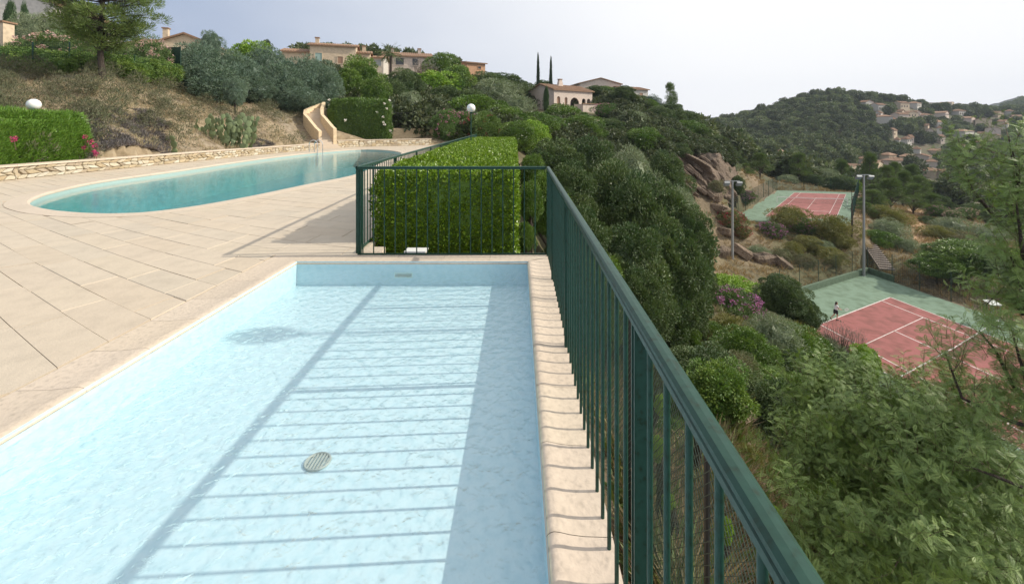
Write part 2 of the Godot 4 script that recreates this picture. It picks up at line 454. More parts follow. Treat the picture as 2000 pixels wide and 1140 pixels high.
func blob(b: MB, o: Vector3, r: Vector3, c: Color, rough := 0.25, rings := 7, segs := 10) -> void:
	b.col = c
	var n0 := b.v.size()
	for j in rings + 1:
		var la := PI * j / rings
		for k in segs:
			var lo := TAU * k / segs
			var q := Vector3(sin(la) * cos(lo), cos(la), sin(la) * sin(lo))
			var f := 1.0 + (rng.randf_range(-rough, rough) if j > 0 and j < rings else 0.0)
			b.pt(o + q * r * f)
	for j in rings:
		for k in segs:
			var a := n0 + j * segs + k
			var a2 := n0 + j * segs + (k + 1) % segs
			b.i.append_array(PackedInt32Array([a, a2, a + segs, a2, a2 + segs, a + segs]))
# a unit crown: x and z within about 1, y from 0 to 2
func crown(sd: int, o: Dictionary) -> ArrayMesh:
	rng.seed = sd
	var b := MB.new()
	var nc: int = o.get("clumps", 26)
	var cr: float = o.get("clump", 0.36)
	var base: Color = o.c
	var c2: Color = o.get("c2", base)
	var shape: float = o.get("cone", 0.0)
	if o.get("core", true):
		blob(b, Vector3(0, 0.92, 0), Vector3(0.56 - shape * .2, 0.7, 0.56 - shape * .2), base, 0.25, 9, 14)
	var total: int = o.n
	var per := total / nc
	for q in nc:
		var y := 1.0 - 2.0 * (q + 0.5) / nc
		var a := q * 2.39996 + rng.randf_range(-.4, .4)
		var rr := sqrt(maxf(0.0, 1.0 - y * y)) * (1.0 - shape * (0.5 + 0.5 * y))
		var out := rng.randf_range(0.45, 0.90)
		var ce := Vector3(cos(a) * rr * out, 1.0 + y * rng.randf_range(0.6, 0.76), sin(a) * rr * out)
		var r := cr * rng.randf_range(0.6, 1.4)
		var tone := base.lerp(c2, rng.randf())
		var outward := (ce - Vector3(0, 0.8, 0)).normalized()
		for k in per:
			var dd := (rdir() + outward * 0.55).normalized()
			var p := ce + dd * r * Vector3(1, o.get("squash", 0.85), 1) * sqrt(rng.randf_range(0.35, 1.0))
			if p.y < 0.0: p.y = rng.randf() * 0.25
			var ld: Vector3 = (dd + rdir() * 0.7 + Vector3.UP * o.get("up", 0.1)).normalized()
			leaf(b, p, ld, o.L * rng.randf_range(0.7, 1.3), o.W * rng.randf_range(0.7, 1.2), vary(tone, 0.22))
	for k in int(total * .22) if o.get("core", true) else 0:     # inner leaves close the crown
		var dd := rdir()
		var p := Vector3(0, .92, 0) + dd * Vector3(.62 - shape * .2, .76, .62 - shape * .2) * rng.randf_range(.85, 1.12)
		if p.y < 0.0: continue
		leaf(b, p, (dd + rdir()).normalized(), o.L * 1.2, o.W * 1.3, vary(base.lerp(c2, rng.randf()), .22))
	var fl: int = o.get("flowers", 0)
	var fc: Color = o.get("fc", Color(0.6, 0.2, 0.3))
	var fs: float = o.get("fs", 0.05)
	var kk := 0
	while kk < fl:
		var h := rdir()
		h.y = h.y * 0.8 + 0.15
		var pc := Vector3(0, 1.0, 0) + h * rng.randf_range(0.9, 1.05)
		var m := rng.randi_range(4, 9)
		for j in m:
			var p := pc + rdir() * fs * 1.6
			var c := vary(fc, 0.25)
			for w in 3: leaf(b, p, (h + rdir()).normalized(), fs, fs * 0.8, c)
		kk += 1
	if o.get("twigs", 0) > 0:
		for k in o.twigs:
			var h := rdir(); h.y = absf(h.y)
			b.col = Color(0.2, 0.15, 0.12)
			b.tube([Vector3(0, 0.1, 0), h * 0.5 + Vector3(0, .3, 0) + rdir() * .1, h * 1.0 + Vector3(0, .8, 0)], [0.03, 0.015, 0.005], 4, false)
	return b.mesh()

var K := {}
func species() -> void:
	var tab := {
		"laurel": {"n": 14000, "L": .068, "W": .038, "c": Color(0.080, 0.152, 0.026), "c2": Color(0.145, 0.225, 0.036), "clumps": 34, "clump": .32},
		"darkoak": {"n": 18000, "L": .056, "W": .034, "c": Color(0.065, 0.109, 0.038), "c2": Color(0.123, 0.167, 0.058), "clumps": 46, "clump": .27},
		"wattle": {"n": 10000, "L": .10, "W": .022, "c": Color(0.109, 0.167, 0.123), "c2": Color(0.160, 0.225, 0.152), "clumps": 36, "clump": .33, "up": .25},
		"olive": {"n": 9000, "L": .075, "W": .022, "c": Color(0.181, 0.225, 0.123), "c2": Color(0.246, 0.283, 0.174), "clumps": 34, "clump": .31},
		"bright": {"n": 7000, "L": .10, "W": .05, "c": Color(0.189, 0.319, 0.036), "c2": Color(0.261, 0.392, 0.051), "clumps": 26, "clump": .34},
		"ivy": {"n": 8000, "L": .09, "W": .055, "c": Color(0.102, 0.189, 0.041), "c2": Color(0.203, 0.290, 0.058), "clumps": 30, "clump": .36},
		"broom": {"n": 6500, "L": .13, "W": .03, "c": Color(0.189, 0.196, 0.051), "c2": Color(0.246, 0.217, 0.072), "clumps": 28, "clump": .34, "up": .7},
		"heath": {"n": 4500, "L": .13, "W": .035, "c": Color(0.232, 0.210, 0.123), "c2": Color(0.174, 0.189, 0.094), "clumps": 22, "clump": .36, "up": .6},
		"oleander": {"n": 8000, "L": .14, "W": .026, "c": Color(0.087, 0.167, 0.043), "c2": Color(0.138, 0.217, 0.058), "clumps": 30, "clump": .34, "up": .5, "flowers": 90, "fc": Color(.55, .22, .36), "fs": .045},
		"magenta": {"n": 8000, "L": .13, "W": .026, "c": Color(0.087, 0.145, 0.043), "c2": Color(0.131, 0.189, 0.058), "clumps": 30, "clump": .34, "up": .5, "flowers": 210, "fc": Color(.42, .16, .34), "fs": .05},
		"paleflower": {"n": 7000, "L": .13, "W": .026, "c": Color(0.102, 0.160, 0.051), "c2": Color(0.145, 0.217, 0.072), "clumps": 30, "clump": .34, "up": .4, "flowers": 190, "fc": Color(.62, .42, .40), "fs": .045},
		"redbush": {"n": 6000, "L": .10, "W": .04, "c": Color(0.145, 0.131, 0.043), "c2": Color(0.145, 0.189, 0.058), "clumps": 28, "clump": .34, "flowers": 150, "fc": Color(.36, .03, .05), "fs": .05},
		"reddot": {"n": 8000, "L": .14, "W": .03, "c": Color(.085, .15, .03), "c2": Color(.13, .20, .04), "clumps": 30, "clump": .34, "up": .4, "flowers": 26, "fc": Color(.30, .03, .06), "fs": .05},
		"greytwig": {"n": 900, "L": .10, "W": .02, "c": Color(0.246, 0.217, 0.217), "clumps": 20, "clump": .4, "twigs": 90, "core": false, "up": .5},
		"cypress": {"n": 7000, "L": .10, "W": .04, "c": Color(0.036, 0.080, 0.026), "c2": Color(0.058, 0.116, 0.032), "clumps": 40, "clump": .34, "up": 1.6, "cone": .55},
		"thincypress": {"n": 4000, "L": .10, "W": .06, "c": Color(0.029, 0.061, 0.026), "c2": Color(0.043, 0.080, 0.029), "clumps": 36, "clump": .32, "up": 1.8, "cone": .8},
		"far": {"n": 520, "L": .30, "W": .2, "c": Color(0.087, 0.119, 0.049), "c2": Color(0.138, 0.160, 0.072), "clumps": 14, "clump": .36},
	}
	var s := 100
	for k in tab:
		K[k] = []
		for v in (2 if k in ["laurel", "darkoak", "wattle", "oleander", "heath"] else (3 if k == "far" else 1)):
			s += 1
			var o: Dictionary = tab[k].duplicate()
			if k == "far":
				o.c = o.c * [1.0, .75, 1.35][v]
				o.c2 = o.c2 * [1.0, .8, 1.45][v]
			K[k].append(crown(s, o))
	# pine: a few tiers of needle tufts
	for v in 2:
		rng.seed = 300 + v
		var b := MB.new()
		for q in 46:
			var y := rng.randf_range(0.35, 2.0)
			var wide: float = lerpf(1.0, 0.22, pow((y - .35) / 1.65, 1.3))
			var a := rng.randf() * TAU
			var ce := Vector3(cos(a), 0, sin(a)) * wide * rng.randf_range(.35, .95) + Vector3(0, y, 0)
			b.col = Color(.09, .068, .05)
			b.tube([Vector3(0, y - .12, 0), ce], [.022, .01], 4, false)
			var tone := Color(.07, .115, .028).lerp(Color(.14, .20, .045), rng.randf())
			for k in 230:
				var dd := rdir()
				var p := ce + dd * Vector3(.24, .13, .24) * sqrt(rng.randf())
				leaf(b, p, (dd + Vector3(0, .6, 0) + Vector3(ce.x, 0, ce.z) * .5).normalized(), .13, .014, vary(tone, .2))
		b.col = Color(.085, .065, .05)
		b.tube([Vector3(0, 0, 0), Vector3(.02, 1, .02), Vector3(0, 1.9, 0)], [.055, .04, .012], 7, false)
		if not K.has("pine"): K["pine"] = []
		K["pine"].append(b.mesh())

var turn_n := 0
const LOOK := {"laurel": "glossy green", "darkoak": "small leaved dark green", "olive": "grey green", "bright": "yellow green", "broom": "olive brown", "heath": "dry brownish", "wattle": "blue green", "ivy": "mid green", "oleander": "pink dotted", "paleflower": "pale flowered"}
const LEAFY := {"laurel": "glossy_leaf", "darkoak": "leaf", "heath": "dry"}
# one bush or tree crown standing on the ground: picture column, row of its top, width in pixels, distance
func bush(kind: String, u: float, vtop: float, wpx: float, d: float, called: String, label: String, cat: String, group := "", trunk := 0.0, base := NAN) -> Node3D:
	var x := (u - U0) / F * d
	var r := wpx / F * d * 0.5
	var g := ground(x, d, true) if is_nan(base) else base
	var top := maxf(yv(vtop, d), g + .8 * r)
	if top - g < 1.3 * r: g = top - 1.3 * r
	var h := top - g
	if kind != "cypress" and kind != "thincypress" and kind != "pine": trunk = maxf(trunk, 1.0 - 2.7 * r / h)
	turn_n += 1
	var ms: Array = K[kind]
	var mesh: Mesh = ms[turn_n % ms.size()]
	var m: Material = M[LEAFY.get(kind, "leaf")]
	var sink := 0.04 * h
	if group and LOOK.has(kind) and not kind in ["cypress", "thincypress"]: label = LOOK[kind] + " " + label
	var o := thing(called, label, cat, Vector3(x, g - sink, -d), 0.0, group)
	var t := h * trunk
	var cm := mi("crown" if trunk > 0.0 else "foliage", mesh, m, o)
	cm.transform = Transform3D(Basis(Vector3.UP, turn_n * 2.1).scaled(Vector3(r, (h - t + sink) * 0.5, r)), Vector3(0, t, 0))
	var b := MB.new()
	rng.seed = 900 + turn_n
	if trunk > 0.0:
		var bend := Vector3(rng.randf_range(-.1, .1), 0, rng.randf_range(-.1, .1)) * h
		var tr := maxf(0.05, h * 0.025)
		b.tube([Vector3(0, -.3, 0), bend + Vector3(0, t * .6, 0), bend * .5 + Vector3(0, t + (h - t) * .4, 0)], [tr * 1.3, tr, tr * .6], 7, false)
		for k in 4:
			var dr := rdir(); dr.y = absf(dr.y) + .4
			b.tube([bend + Vector3(0, t * rng.randf_range(.55, .9), 0), Vector3(0, t, 0) + dr.normalized() * r * .7 + Vector3(0, (h - t) * .2, 0)], [tr * .6, tr * .2], 5, false)
		ob("trunk", b, M.bark, o)
	else:
		for k in 3:
			var dr := rdir(); dr.y = absf(dr.y) + .8
			b.tube([Vector3(0, -.1, 0), dr.normalized() * Vector3(r, h, r) * .5], [maxf(.02, h * .012), .01], 5, false)
		ob("stem", b, M.twig, o)
	return o

func plant_all() -> void:
	# --- left bank, beside and above the large pool
	var e := "wild shrubs along the green boundary fence"
	for a in [["ivy", 20, 88, 90, 29.5], ["ivy", 95, 98, 95, 29], ["ivy", 160, 100, 80, 28.6], ["ivy", 225, 104, 80, 28.5], ["ivy", 285, 112, 70, 31], ["ivy", 320, 118, 60, 33], ["ivy", 50, 116, 70, 27.6], ["ivy", 125, 120, 70, 27.4], ["ivy", -40, 92, 110, 29], ["ivy", 260, 122, 60, 29], ["laurel", 245, 84, 80, 34], ["ivy", 320, 98, 70, 36], ["olive", 345, 100, 60, 38], ["ivy", 180, 92, 80, 33]]:
		bush(a[0], a[1], a[2], a[3], a[4], "climbing_shrub", "shrub tangled along the boundary fence above the dry bank", "shrub", e)
	bush("paleflower", 292, 72, 70, 33, "oleander_bush", "oleander covered in pale pink flowers at the end of the boundary fence", "bush")
	bush("paleflower", 120, 82, 150, 33, "oleander_bush", "oleander with pale blossom tips behind the fence posts under the pine", "bush")
	var wl := "feathery tree in front of the upper gabled house"
	bush("olive", 62, 22, 80, 34, "willow_tree", wl, "tree", "light green trees before the gabled house", .15)
	bush("olive", 110, 26, 80, 35, "willow_tree", wl, "tree", "light green trees before the gabled house", .15)
	bush("ivy", 150, 55, 70, 36, "willow_tree", wl, "tree", "light green trees before the gabled house", .15)
	for a in [[19, -6, 27, 37], [47, -1, 20, 38]]:
		bush("cypress", a[0], a[1], a[2], a[3], "cypress_tree", "dark pointed cypress against the upper gabled house", "tree", "cypresses by the gabled house", .05)
	var bl := "feathery wattle covering the top of the dry bank"
	var bg := "wattle shrubs on top of the dry bank"
	for a in [[388, 80, 105, 36.5], [445, 95, 90, 37.5], [415, 120, 130, 35.5], [480, 110, 90, 39], [520, 88, 85, 44], [545, 112, 110, 42.5], [600, 108, 100, 46], [560, 150, 90, 41.5], [630, 122, 80, 47], [585, 165, 80, 42.5], [500, 150, 80, 39], [375, 130, 70, 35.5], [365, 100, 80, 40], [350, 118, 60, 37]]:
		bush("wattle", a[0], a[1], a[2], a[3], "wattle_shrub", bl, "shrub", bg)
	bush("wattle", 459, 150, 42, 33.5, "wattle_shrub", "small blue green wattle standing alone lower on the dry bank", "shrub")
	bush("wattle", 412, 58, 45, 46, "wattle_shrub", "thin wattle top rising before the chimney house roof", "shrub")
	bush("bright", 490, 78, 90, 55, "round_shrub", "olive green shrub showing above the wattles beside the chimney house", "shrub")
	bush("darkoak", 520, 76, 22, 62, "round_tree", "small round dark treetop between the two roofs", "tree")
	# --- behind the stairs and the end of the pool
	var gl := "broad tree growing above the flowering hedge"
	for a in [["laurel", 705, 108, 95, 56], ["laurel", 680, 128, 70, 53], ["darkoak", 790, 130, 85, 60], ["darkoak", 760, 150, 80, 55], ["laurel", 735, 150, 60, 50]]:
		bush(a[0], a[1], a[2], a[3], a[4], "broadleaf_tree", gl, "tree", "trees above the flowering hedge", .12)
	bush("bright", 735, 172, 60, 51, "round_shrub", "yellow green shrub behind the flowering hedge", "shrub")
	bush("olive", 801, 176, 52, 50, "olive_tree", "small grey olive tree behind the dark iron fence", "tree", "", .35)
	bush("greytwig", 825, 110, 70, 82, "bare_tree", "grey leafless tree among the houses on the ridge", "tree")
	var rl := "rounded tree on the slope below the ridge houses"
	for a in [["laurel", 862, 102, 80, 88], ["ivy", 895, 125, 60, 84], ["bright", 845, 150, 120, 80], ["darkoak", 870, 165, 90, 66], ["darkoak", 915, 172, 90, 68], ["olive", 965, 150, 120, 84], ["darkoak", 950, 138, 110, 92], ["darkoak", 985, 140, 100, 100], ["olive", 1010, 182, 80, 78], ["laurel", 930, 180, 120, 60], ["laurel", 985, 205, 110, 55], ["bright", 900, 192, 100, 58], ["darkoak", 840, 188, 90, 56], ["laurel", 1040, 215, 100, 58]]:
		bush(a[0], a[1], a[2], a[3], a[4], "hillside_tree", rl, "tree", "trees on the slope below the ridge houses", .1)
	bush("oleander", 872, 212, 62, 47, "oleander_bush", "green oleander beside the dark iron fence at the end of the pool", "bush", "", 0, 0.0)
	bush("reddot", 945, 218, 78, 47, "oleander_bush", "green oleander dotted red behind the far globe lamp", "bush", "", 0, -0.6)
	bush("oleander", 905, 216, 60, 49, "oleander_bush", "leafy oleander standing directly behind the globe lamp post", "bush", "", 0, 0.0)
	# --- around the villa
	for a in [[1051, 99, 9, 108], [1076, 106, 9, 108]]:
		bush("thincypress", a[0], a[1], a[2], a[3], "cypress_tree", "very tall thin dark cypress rising behind the villa roof", "tree", "pair of tall cypresses behind the villa", .03)
	bush("cypress", 1067, 166, 15, 90, "cypress_tree", "clipped green cypress column standing against the villa gable", "tree", "", .02)
	for a in [["darkoak", 1165, 165, 55, 112], ["darkoak", 1216, 166, 60, 104], ["laurel", 1185, 168, 50, 116], ["darkoak", 1245, 185, 50, 110], ["wattle", 1270, 185, 50, 112], ["darkoak", 1062, 155, 50, 112]]:
		bush(a[0], a[1], a[2], a[3], a[4], "villa_tree", "spreading tree in the gardens round the villa", "tree", "trees round the villa", .3)
	bush("pine", 1310, 164, 42, 110, "pine_tree", "lone open pine against the white sky on the ridge", "tree", "", .3)
	bush("oleander", 1182, 200, 48, 92, "oleander_bush", "pinkish oleander beside the villa terrace", "bush")
	for a in [["laurel", 1100, 218, 110, 76], ["laurel", 1060, 225, 90, 62], ["laurel", 1135, 224, 100, 66], ["bright", 1040, 232, 70, 48], ["laurel", 1010, 235, 80, 44], ["olive", 1235, 222, 90, 84], ["darkoak", 1185, 228, 80, 74], ["darkoak", 1310, 200, 70, 100], ["darkoak", 1285, 205, 70, 95], ["laurel", 1340, 232, 70, 92], ["darkoak", 1300, 245, 90, 76], ["darkoak", 1365, 245, 60, 92], ["darkoak", 1400, 262, 50, 92], ["darkoak", 1325, 278, 60, 68], ["laurel", 1310, 310, 50, 62], ["darkoak", 1372, 268, 50, 80], ["broom", 1330, 345, 36, 62], ["darkoak", 1300, 340, 60, 58], ["heath", 1400, 350, 34, 63], ["olive", 1428, 318, 40, 78], ["darkoak", 1440, 340, 30, 72], ["darkoak", 1345, 215, 60, 104], ["laurel", 1255, 248, 90, 66], ["laurel", 1265, 190, 50, 106]]:
		bush(a[0], a[1], a[2], a[3], a[4], "slope_tree", "dense tree on the steep slope below the villa", "tree", "trees on the slope below the villa", .08)
	# --- the big mass right of the clipped hedge
	var ml := "dense evergreen crown filling the slope beyond the clipped hedge"
	var mg := "evergreens beyond the clipped hedge"
	for a in [["darkoak", 1075, 262, 150, 27], ["darkoak", 1150, 262, 150, 30], ["darkoak", 1195, 300, 190, 21], ["darkoak", 1265, 330, 220, 18], ["darkoak", 1290, 400, 190, 16.5], ["darkoak", 1110, 310, 130, 17], ["laurel", 1065, 335, 90, 11.5], ["darkoak", 1225, 430, 200, 15], ["olive", 1325, 360, 110, 21], ["darkoak", 1300, 490, 150, 15.5], ["laurel", 1040, 300, 60, 19], ["darkoak", 1130, 400, 150, 12], ["darkoak", 1345, 395, 95, 17.5], ["darkoak", 1345, 470, 90, 17], ["darkoak", 1335, 520, 100, 16.5], ["darkoak", 1250, 520, 130, 13], ["laurel", 1170, 500, 130, 10.5], ["darkoak", 1362, 440, 70, 18], ["olive", 1338, 580, 80, 17], ["darkoak", 1375, 510, 55, 19], ["olive", 1230, 280, 110, 34], ["darkoak", 1300, 290, 100, 38]]:
		bush(a[0], a[1], a[2], a[3], a[4], "evergreen_tree", ml, "tree", mg, .12)
	bush("laurel", 1035, 352, 56, 8.6, "broadleaf_shrub", "small leafy shrub squeezed between the clipped hedge and the railing corner", "shrub")
	bush("laurel", 1026, 430, 44, 7.0, "broadleaf_shrub", "low leafy shrub at the foot of the clipped hedge end", "shrub")
	# --- slope under the railing down to the near court
	bush("bright", 1425, 535, 130, 30, "bright_shrub", "bright yellow green bush behind the magenta oleander", "bush")
	bush("bright", 1385, 550, 70, 29, "bright_shrub", "small bright green bush at the foot of the big evergreens", "bush")
	bush("magenta", 1425, 605, 125, 24, "oleander_bush", "large oleander full of magenta flowers on the slope", "bush")
	bush("darkoak", 1528, 535, 105, 27, "evergreen_oak", "dark small leaved oak with bare trunks standing before the near court", "tree", "", .3)
	bush("darkoak", 1568, 575, 75, 26.5, "evergreen_oak", "smaller dark oak leaning out over the corner of the near court", "tree", "", .25)
	bush("olive", 1500, 580, 70, 27.5, "evergreen_oak", "greyish oak between the magenta oleander and the dark oak", "tree", "", .2)
	bush("wattle", 1340, 560, 70, 19, "wattle_shrub", "grey green shrub below the big evergreens on the bare slope", "shrub")
	for a in [["broom", 1425, 680, 85, 17.5], ["broom", 1480, 660, 70, 22], ["olive", 1500, 690, 80, 17], ["broom", 1560, 690, 120, 20], ["olive", 1610, 655, 90, 25], ["bright", 1600, 690, 90, 20], ["broom", 1520, 735, 90, 14], ["bright", 1690, 672, 60, 23], ["olive", 1655, 705, 80, 19], ["broom", 1440, 760, 60, 11], ["heath", 1390, 700, 60, 13], ["heath", 1450, 730, 60, 13.5], ["broom", 1545, 790, 90, 11], ["bright", 1310, 690, 40, 12], ["heath", 1480, 800, 60, 9.5], ["heath", 1360, 640, 50, 17], ["bright", 1620, 770, 100, 12], ["olive", 1700, 760, 110, 13], ["olive", 1560, 860, 100, 8.5], ["darkoak", 1480, 640, 80, 21], ["olive", 1530, 660, 90, 19], ["broom", 1590, 720, 90, 16], ["darkoak", 1640, 690, 100, 18], ["heath", 1415, 820, 50, 8], ["broom", 1460, 870, 50, 7], ["laurel", 1345, 640, 60, 15], ["laurel", 1390, 640, 70, 17], ["olive", 1440, 700, 70, 15], ["bright", 1395, 745, 50, 11], ["darkoak", 1500, 770, 90, 12], ["laurel", 1560, 745, 90, 13.5], ["olive", 1490, 850, 80, 8.8], ["laurel", 1530, 920, 90, 7], ["olive", 1450, 920, 60, 6.6], ["bright", 1500, 985, 60, 5.6], ["laurel", 1320, 760, 50, 8], ["olive", 1350, 850, 50, 6]]:
		bush(a[0], a[1], a[2], a[3], a[4], "scrub_bush", "low wild scrub bush on the dry slope below the railing", "bush", "scrub on the slope below the railing")
	for a in [[1640, 625, 60, 25], [1672, 640, 50, 24.5], [1612, 640, 40, 25]]:
		bush("greytwig", a[0], a[1], a[2], a[3], "bare_shrub", "leafless purplish grey twiggy shrub before the red of the near court", "shrub", "bare shrubs before the near court")
	for a in [[1285, 850, 30, 3.6], [1305, 960, 26, 3.3], [1290, 770, 24, 4.6], [1420, 1010, 30, 3.2], [1345, 760, 24, 5.6]]:
		bush("bright", a[0], a[1], a[2], a[3], "young_plant", "young plant growing behind the wire mesh below the railing", "plant", "young plants behind the wire mesh")
	# --- between the courts
	bush("redbush", 1425, 418, 60, 60, "bougainvillea", "dark red flowering bush beside the lamp post on the rocky terrace", "bush")
	bush("redbush", 1448, 440, 40, 58.5, "bougainvillea", "smaller red flowering bush before the corner of the far court", "bush")
	bush("magenta", 1452, 370, 42, 78, "oleander_bush", "pink oleander at the foot of the rock face", "bush")
	bush("magenta", 1505, 438, 56, 61, "oleander_bush", "purple pink oleander at the near corner of the far court", "bush")
	bush("oleander", 1570, 425, 50, 62, "oleander_bush", "pink flowering oleander in the middle before the far court", "bush")
	bush("broom", 1545, 402, 80, 64, "tall_shrub", "tall olive green shrub hiding part of the far court", "shrub")
	bush("broom", 1625, 425, 90, 61, "tall_shrub", "broad green shrub before the far court beside the dead tree", "shrub")
	for a in [["broom", 1580, 460, 50, 58], ["broom", 1550, 472, 36, 56], ["olive", 1600, 470, 60, 57.5], ["broom", 1650, 460, 40, 58], ["olive", 1480, 500, 50, 55], ["heath", 1530, 500, 50, 55], ["broom", 1620, 490, 60, 55.5], ["heath", 1570, 510, 50, 54.5]]:
		bush(a[0], a[1], a[2], a[3], a[4], "terrace_bush", "small wild bush on the terrace between the two courts", "bush", "bushes between the courts")
	for a in [["pine", 1485, 300, 48, 98], ["pine", 1560, 300, 52, 112], ["pine", 1700, 300, 44, 110], ["pine", 1735, 325, 50, 98], ["pine", 1765, 335, 44, 102], ["pine", 1795, 345, 50, 104], ["pine", 1712, 360, 56, 92], ["pine", 1455, 320, 40, 90], ["pine", 1645, 312, 40, 125], ["pine", 1750, 318, 44, 118], ["pine", 1780, 322, 44, 124], ["pine", 1705, 372, 60, 78], ["pine", 1740, 350, 66, 84], ["pine", 1785, 360, 60, 86], ["pine", 1820, 378, 50, 88], ["pine", 1690, 395, 50, 74]]:
		bush(a[0], a[1], a[2], a[3], a[4], "pine_tree", "dark green pine standing beyond the courts", "tree", "pines beyond the courts", .2)
	for a in [["darkoak", 1592, 340, 30, 106], ["darkoak", 1520, 325, 60, 118], ["olive", 1610, 325, 60, 122], ["darkoak", 1640, 340, 60, 108], ["darkoak", 1435, 300, 50, 96], ["darkoak", 1420, 285, 50, 104], ["olive", 1540, 345, 40, 106], ["bright", 1660, 345, 40, 110]]:
		bush(a[0], a[1], a[2], a[3], a[4], "valley_tree", "round tree behind the far court", "tree", "trees behind the far court", .12)
	for a in [["broom", 1720, 415, 70, 74], ["laurel", 1700, 395, 60, 80], ["olive", 1735, 455, 80, 66], ["broom", 1745, 420, 60, 72], ["laurel", 1715, 470, 70, 62], ["olive", 1770, 480, 60, 60], ["broom", 1830, 470, 60, 66], ["oleander", 1835, 400, 40, 84], ["darkoak", 1840, 380, 50, 90], ["darkoak", 1905, 395, 60, 84], ["paleflower", 1862, 410, 30, 80], ["paleflower", 1890, 405, 36, 82], ["darkoak", 1950, 405, 70, 80], ["olive", 1860, 440, 70, 72], ["darkoak", 1815, 430, 40, 76], ["olive", 1930, 450, 80, 68], ["heath", 1880, 470, 70, 64], ["darkoak", 1990, 420, 80, 76], ["darkoak", 2040, 440, 100, 70]]:
		bush(a[0], a[1], a[2], a[3], a[4], "valley_bush", "wild bush beside the bare earth path beyond the near court", "bush", "bushes by the earth path")
	for a in [["laurel", 1880, 470, 130, 51], ["laurel", 1835, 492, 90, 50], ["darkoak", 1930, 490, 100, 49], ["laurel", 1985, 500, 90, 47], ["bright", 1955, 482, 80, 54]]:
		bush(a[0], a[1], a[2], a[3], a[4], "fig_tree", "broad leafy tree shading the far side of the near court", "tree", "dark trees shading the near court", .3)

func slope_scrub() -> void:      # irregular scrub that merges over the slope below the railing
	var r2 := RandomNumberGenerator.new()
	r2.seed = 77
	var n := 0
	while n < 34:
		var u := r2.randf_range(1290, 1640)
		var d := exp(r2.randf_range(log(7.0), log(33.0)))
		var x := (u - U0) / F * d
		var g := ground(x, d)
		var vb := V0 - (g - CAMH) * F / d
		if vb < 640.0 or vb > 900.0 or u > 1600.0 and vb < 720.0 or (u < 1490.0 and u > 1360.0 and vb < 720.0): continue
		var kind: String = ["darkoak", "olive", "laurel", "broom", "laurel", "heath", "darkoak", "ivy"][n % 8]
		var w := r2.randf_range(1.0, 2.3)
		bush(kind, u, V0 - (g + w * r2.randf_range(.5, .95) - CAMH) * F / d, w * F / d, d, "scrub_bush", "low wild scrub bush on the dry slope below the railing", "bush", "scrub on the slope below the railing")
		n += 1
	for a in [["ivy", 1760, 860, 230, 6.4], ["ivy", 1900, 870, 240, 6.8], ["ivy", 1660, 960, 190, 5.4], ["laurel", 1840, 980, 260, 5.6], ["ivy", 1980, 930, 240, 6.0], ["ivy", 1740, 1060, 240, 4.9]]:
		bush(a[0], a[1], a[2], a[3], a[4], "leafy_bush", "leafy bush growing under the feathery wattle tree", "bush", "bushes under the feathery wattle")

var clear := []
func scatter(called: String, label: String, cat: String, mesh: Mesh, m: Material, n: int, sd: int, pick: Callable, smin: float, smax: float) -> void:
	rng.seed = sd
	var ts := []
	var tries := 0
	while ts.size() < n and tries < n * 20:
		tries += 1
		var p = pick.call()
		if p == null: continue
		var s := rng.randf_range(smin, smax)
		ts.append(Transform3D(Basis(Vector3.UP, rng.randf() * TAU).scaled(Vector3(s, s * rng.randf_range(.7, 1.2), s)), p))
	var mm := MultiMesh.new()
	mm.transform_format = MultiMesh.TRANSFORM_3D
	mm.mesh = mesh
	mm.instance_count = ts.size()
	for k in ts.size(): mm.set_instance_transform(k, ts[k])
	var o := MultiMeshInstance3D.new()
	o.name = called
	o.multimesh = mm
	o.material_override = m
	add_child(o, true)
	tag(o, label, cat, "", "stuff")

func tuft(sd: int, n: int, c: Color, L: float, W: float, spread: float) -> Mesh:
	rng.seed = sd
	var b := MB.new()
	for k in n:
		var d := (Vector3(rng.randf_range(-1, 1), 0, rng.randf_range(-1, 1)) * spread + Vector3.UP).normalized()
		leaf(b, Vector3(rng.randf_range(-.12, .12), 0, rng.randf_range(-.12, .12)), d, L * rng.randf_range(.5, 1.2), W, vary(c, .25))
	return b.mesh()

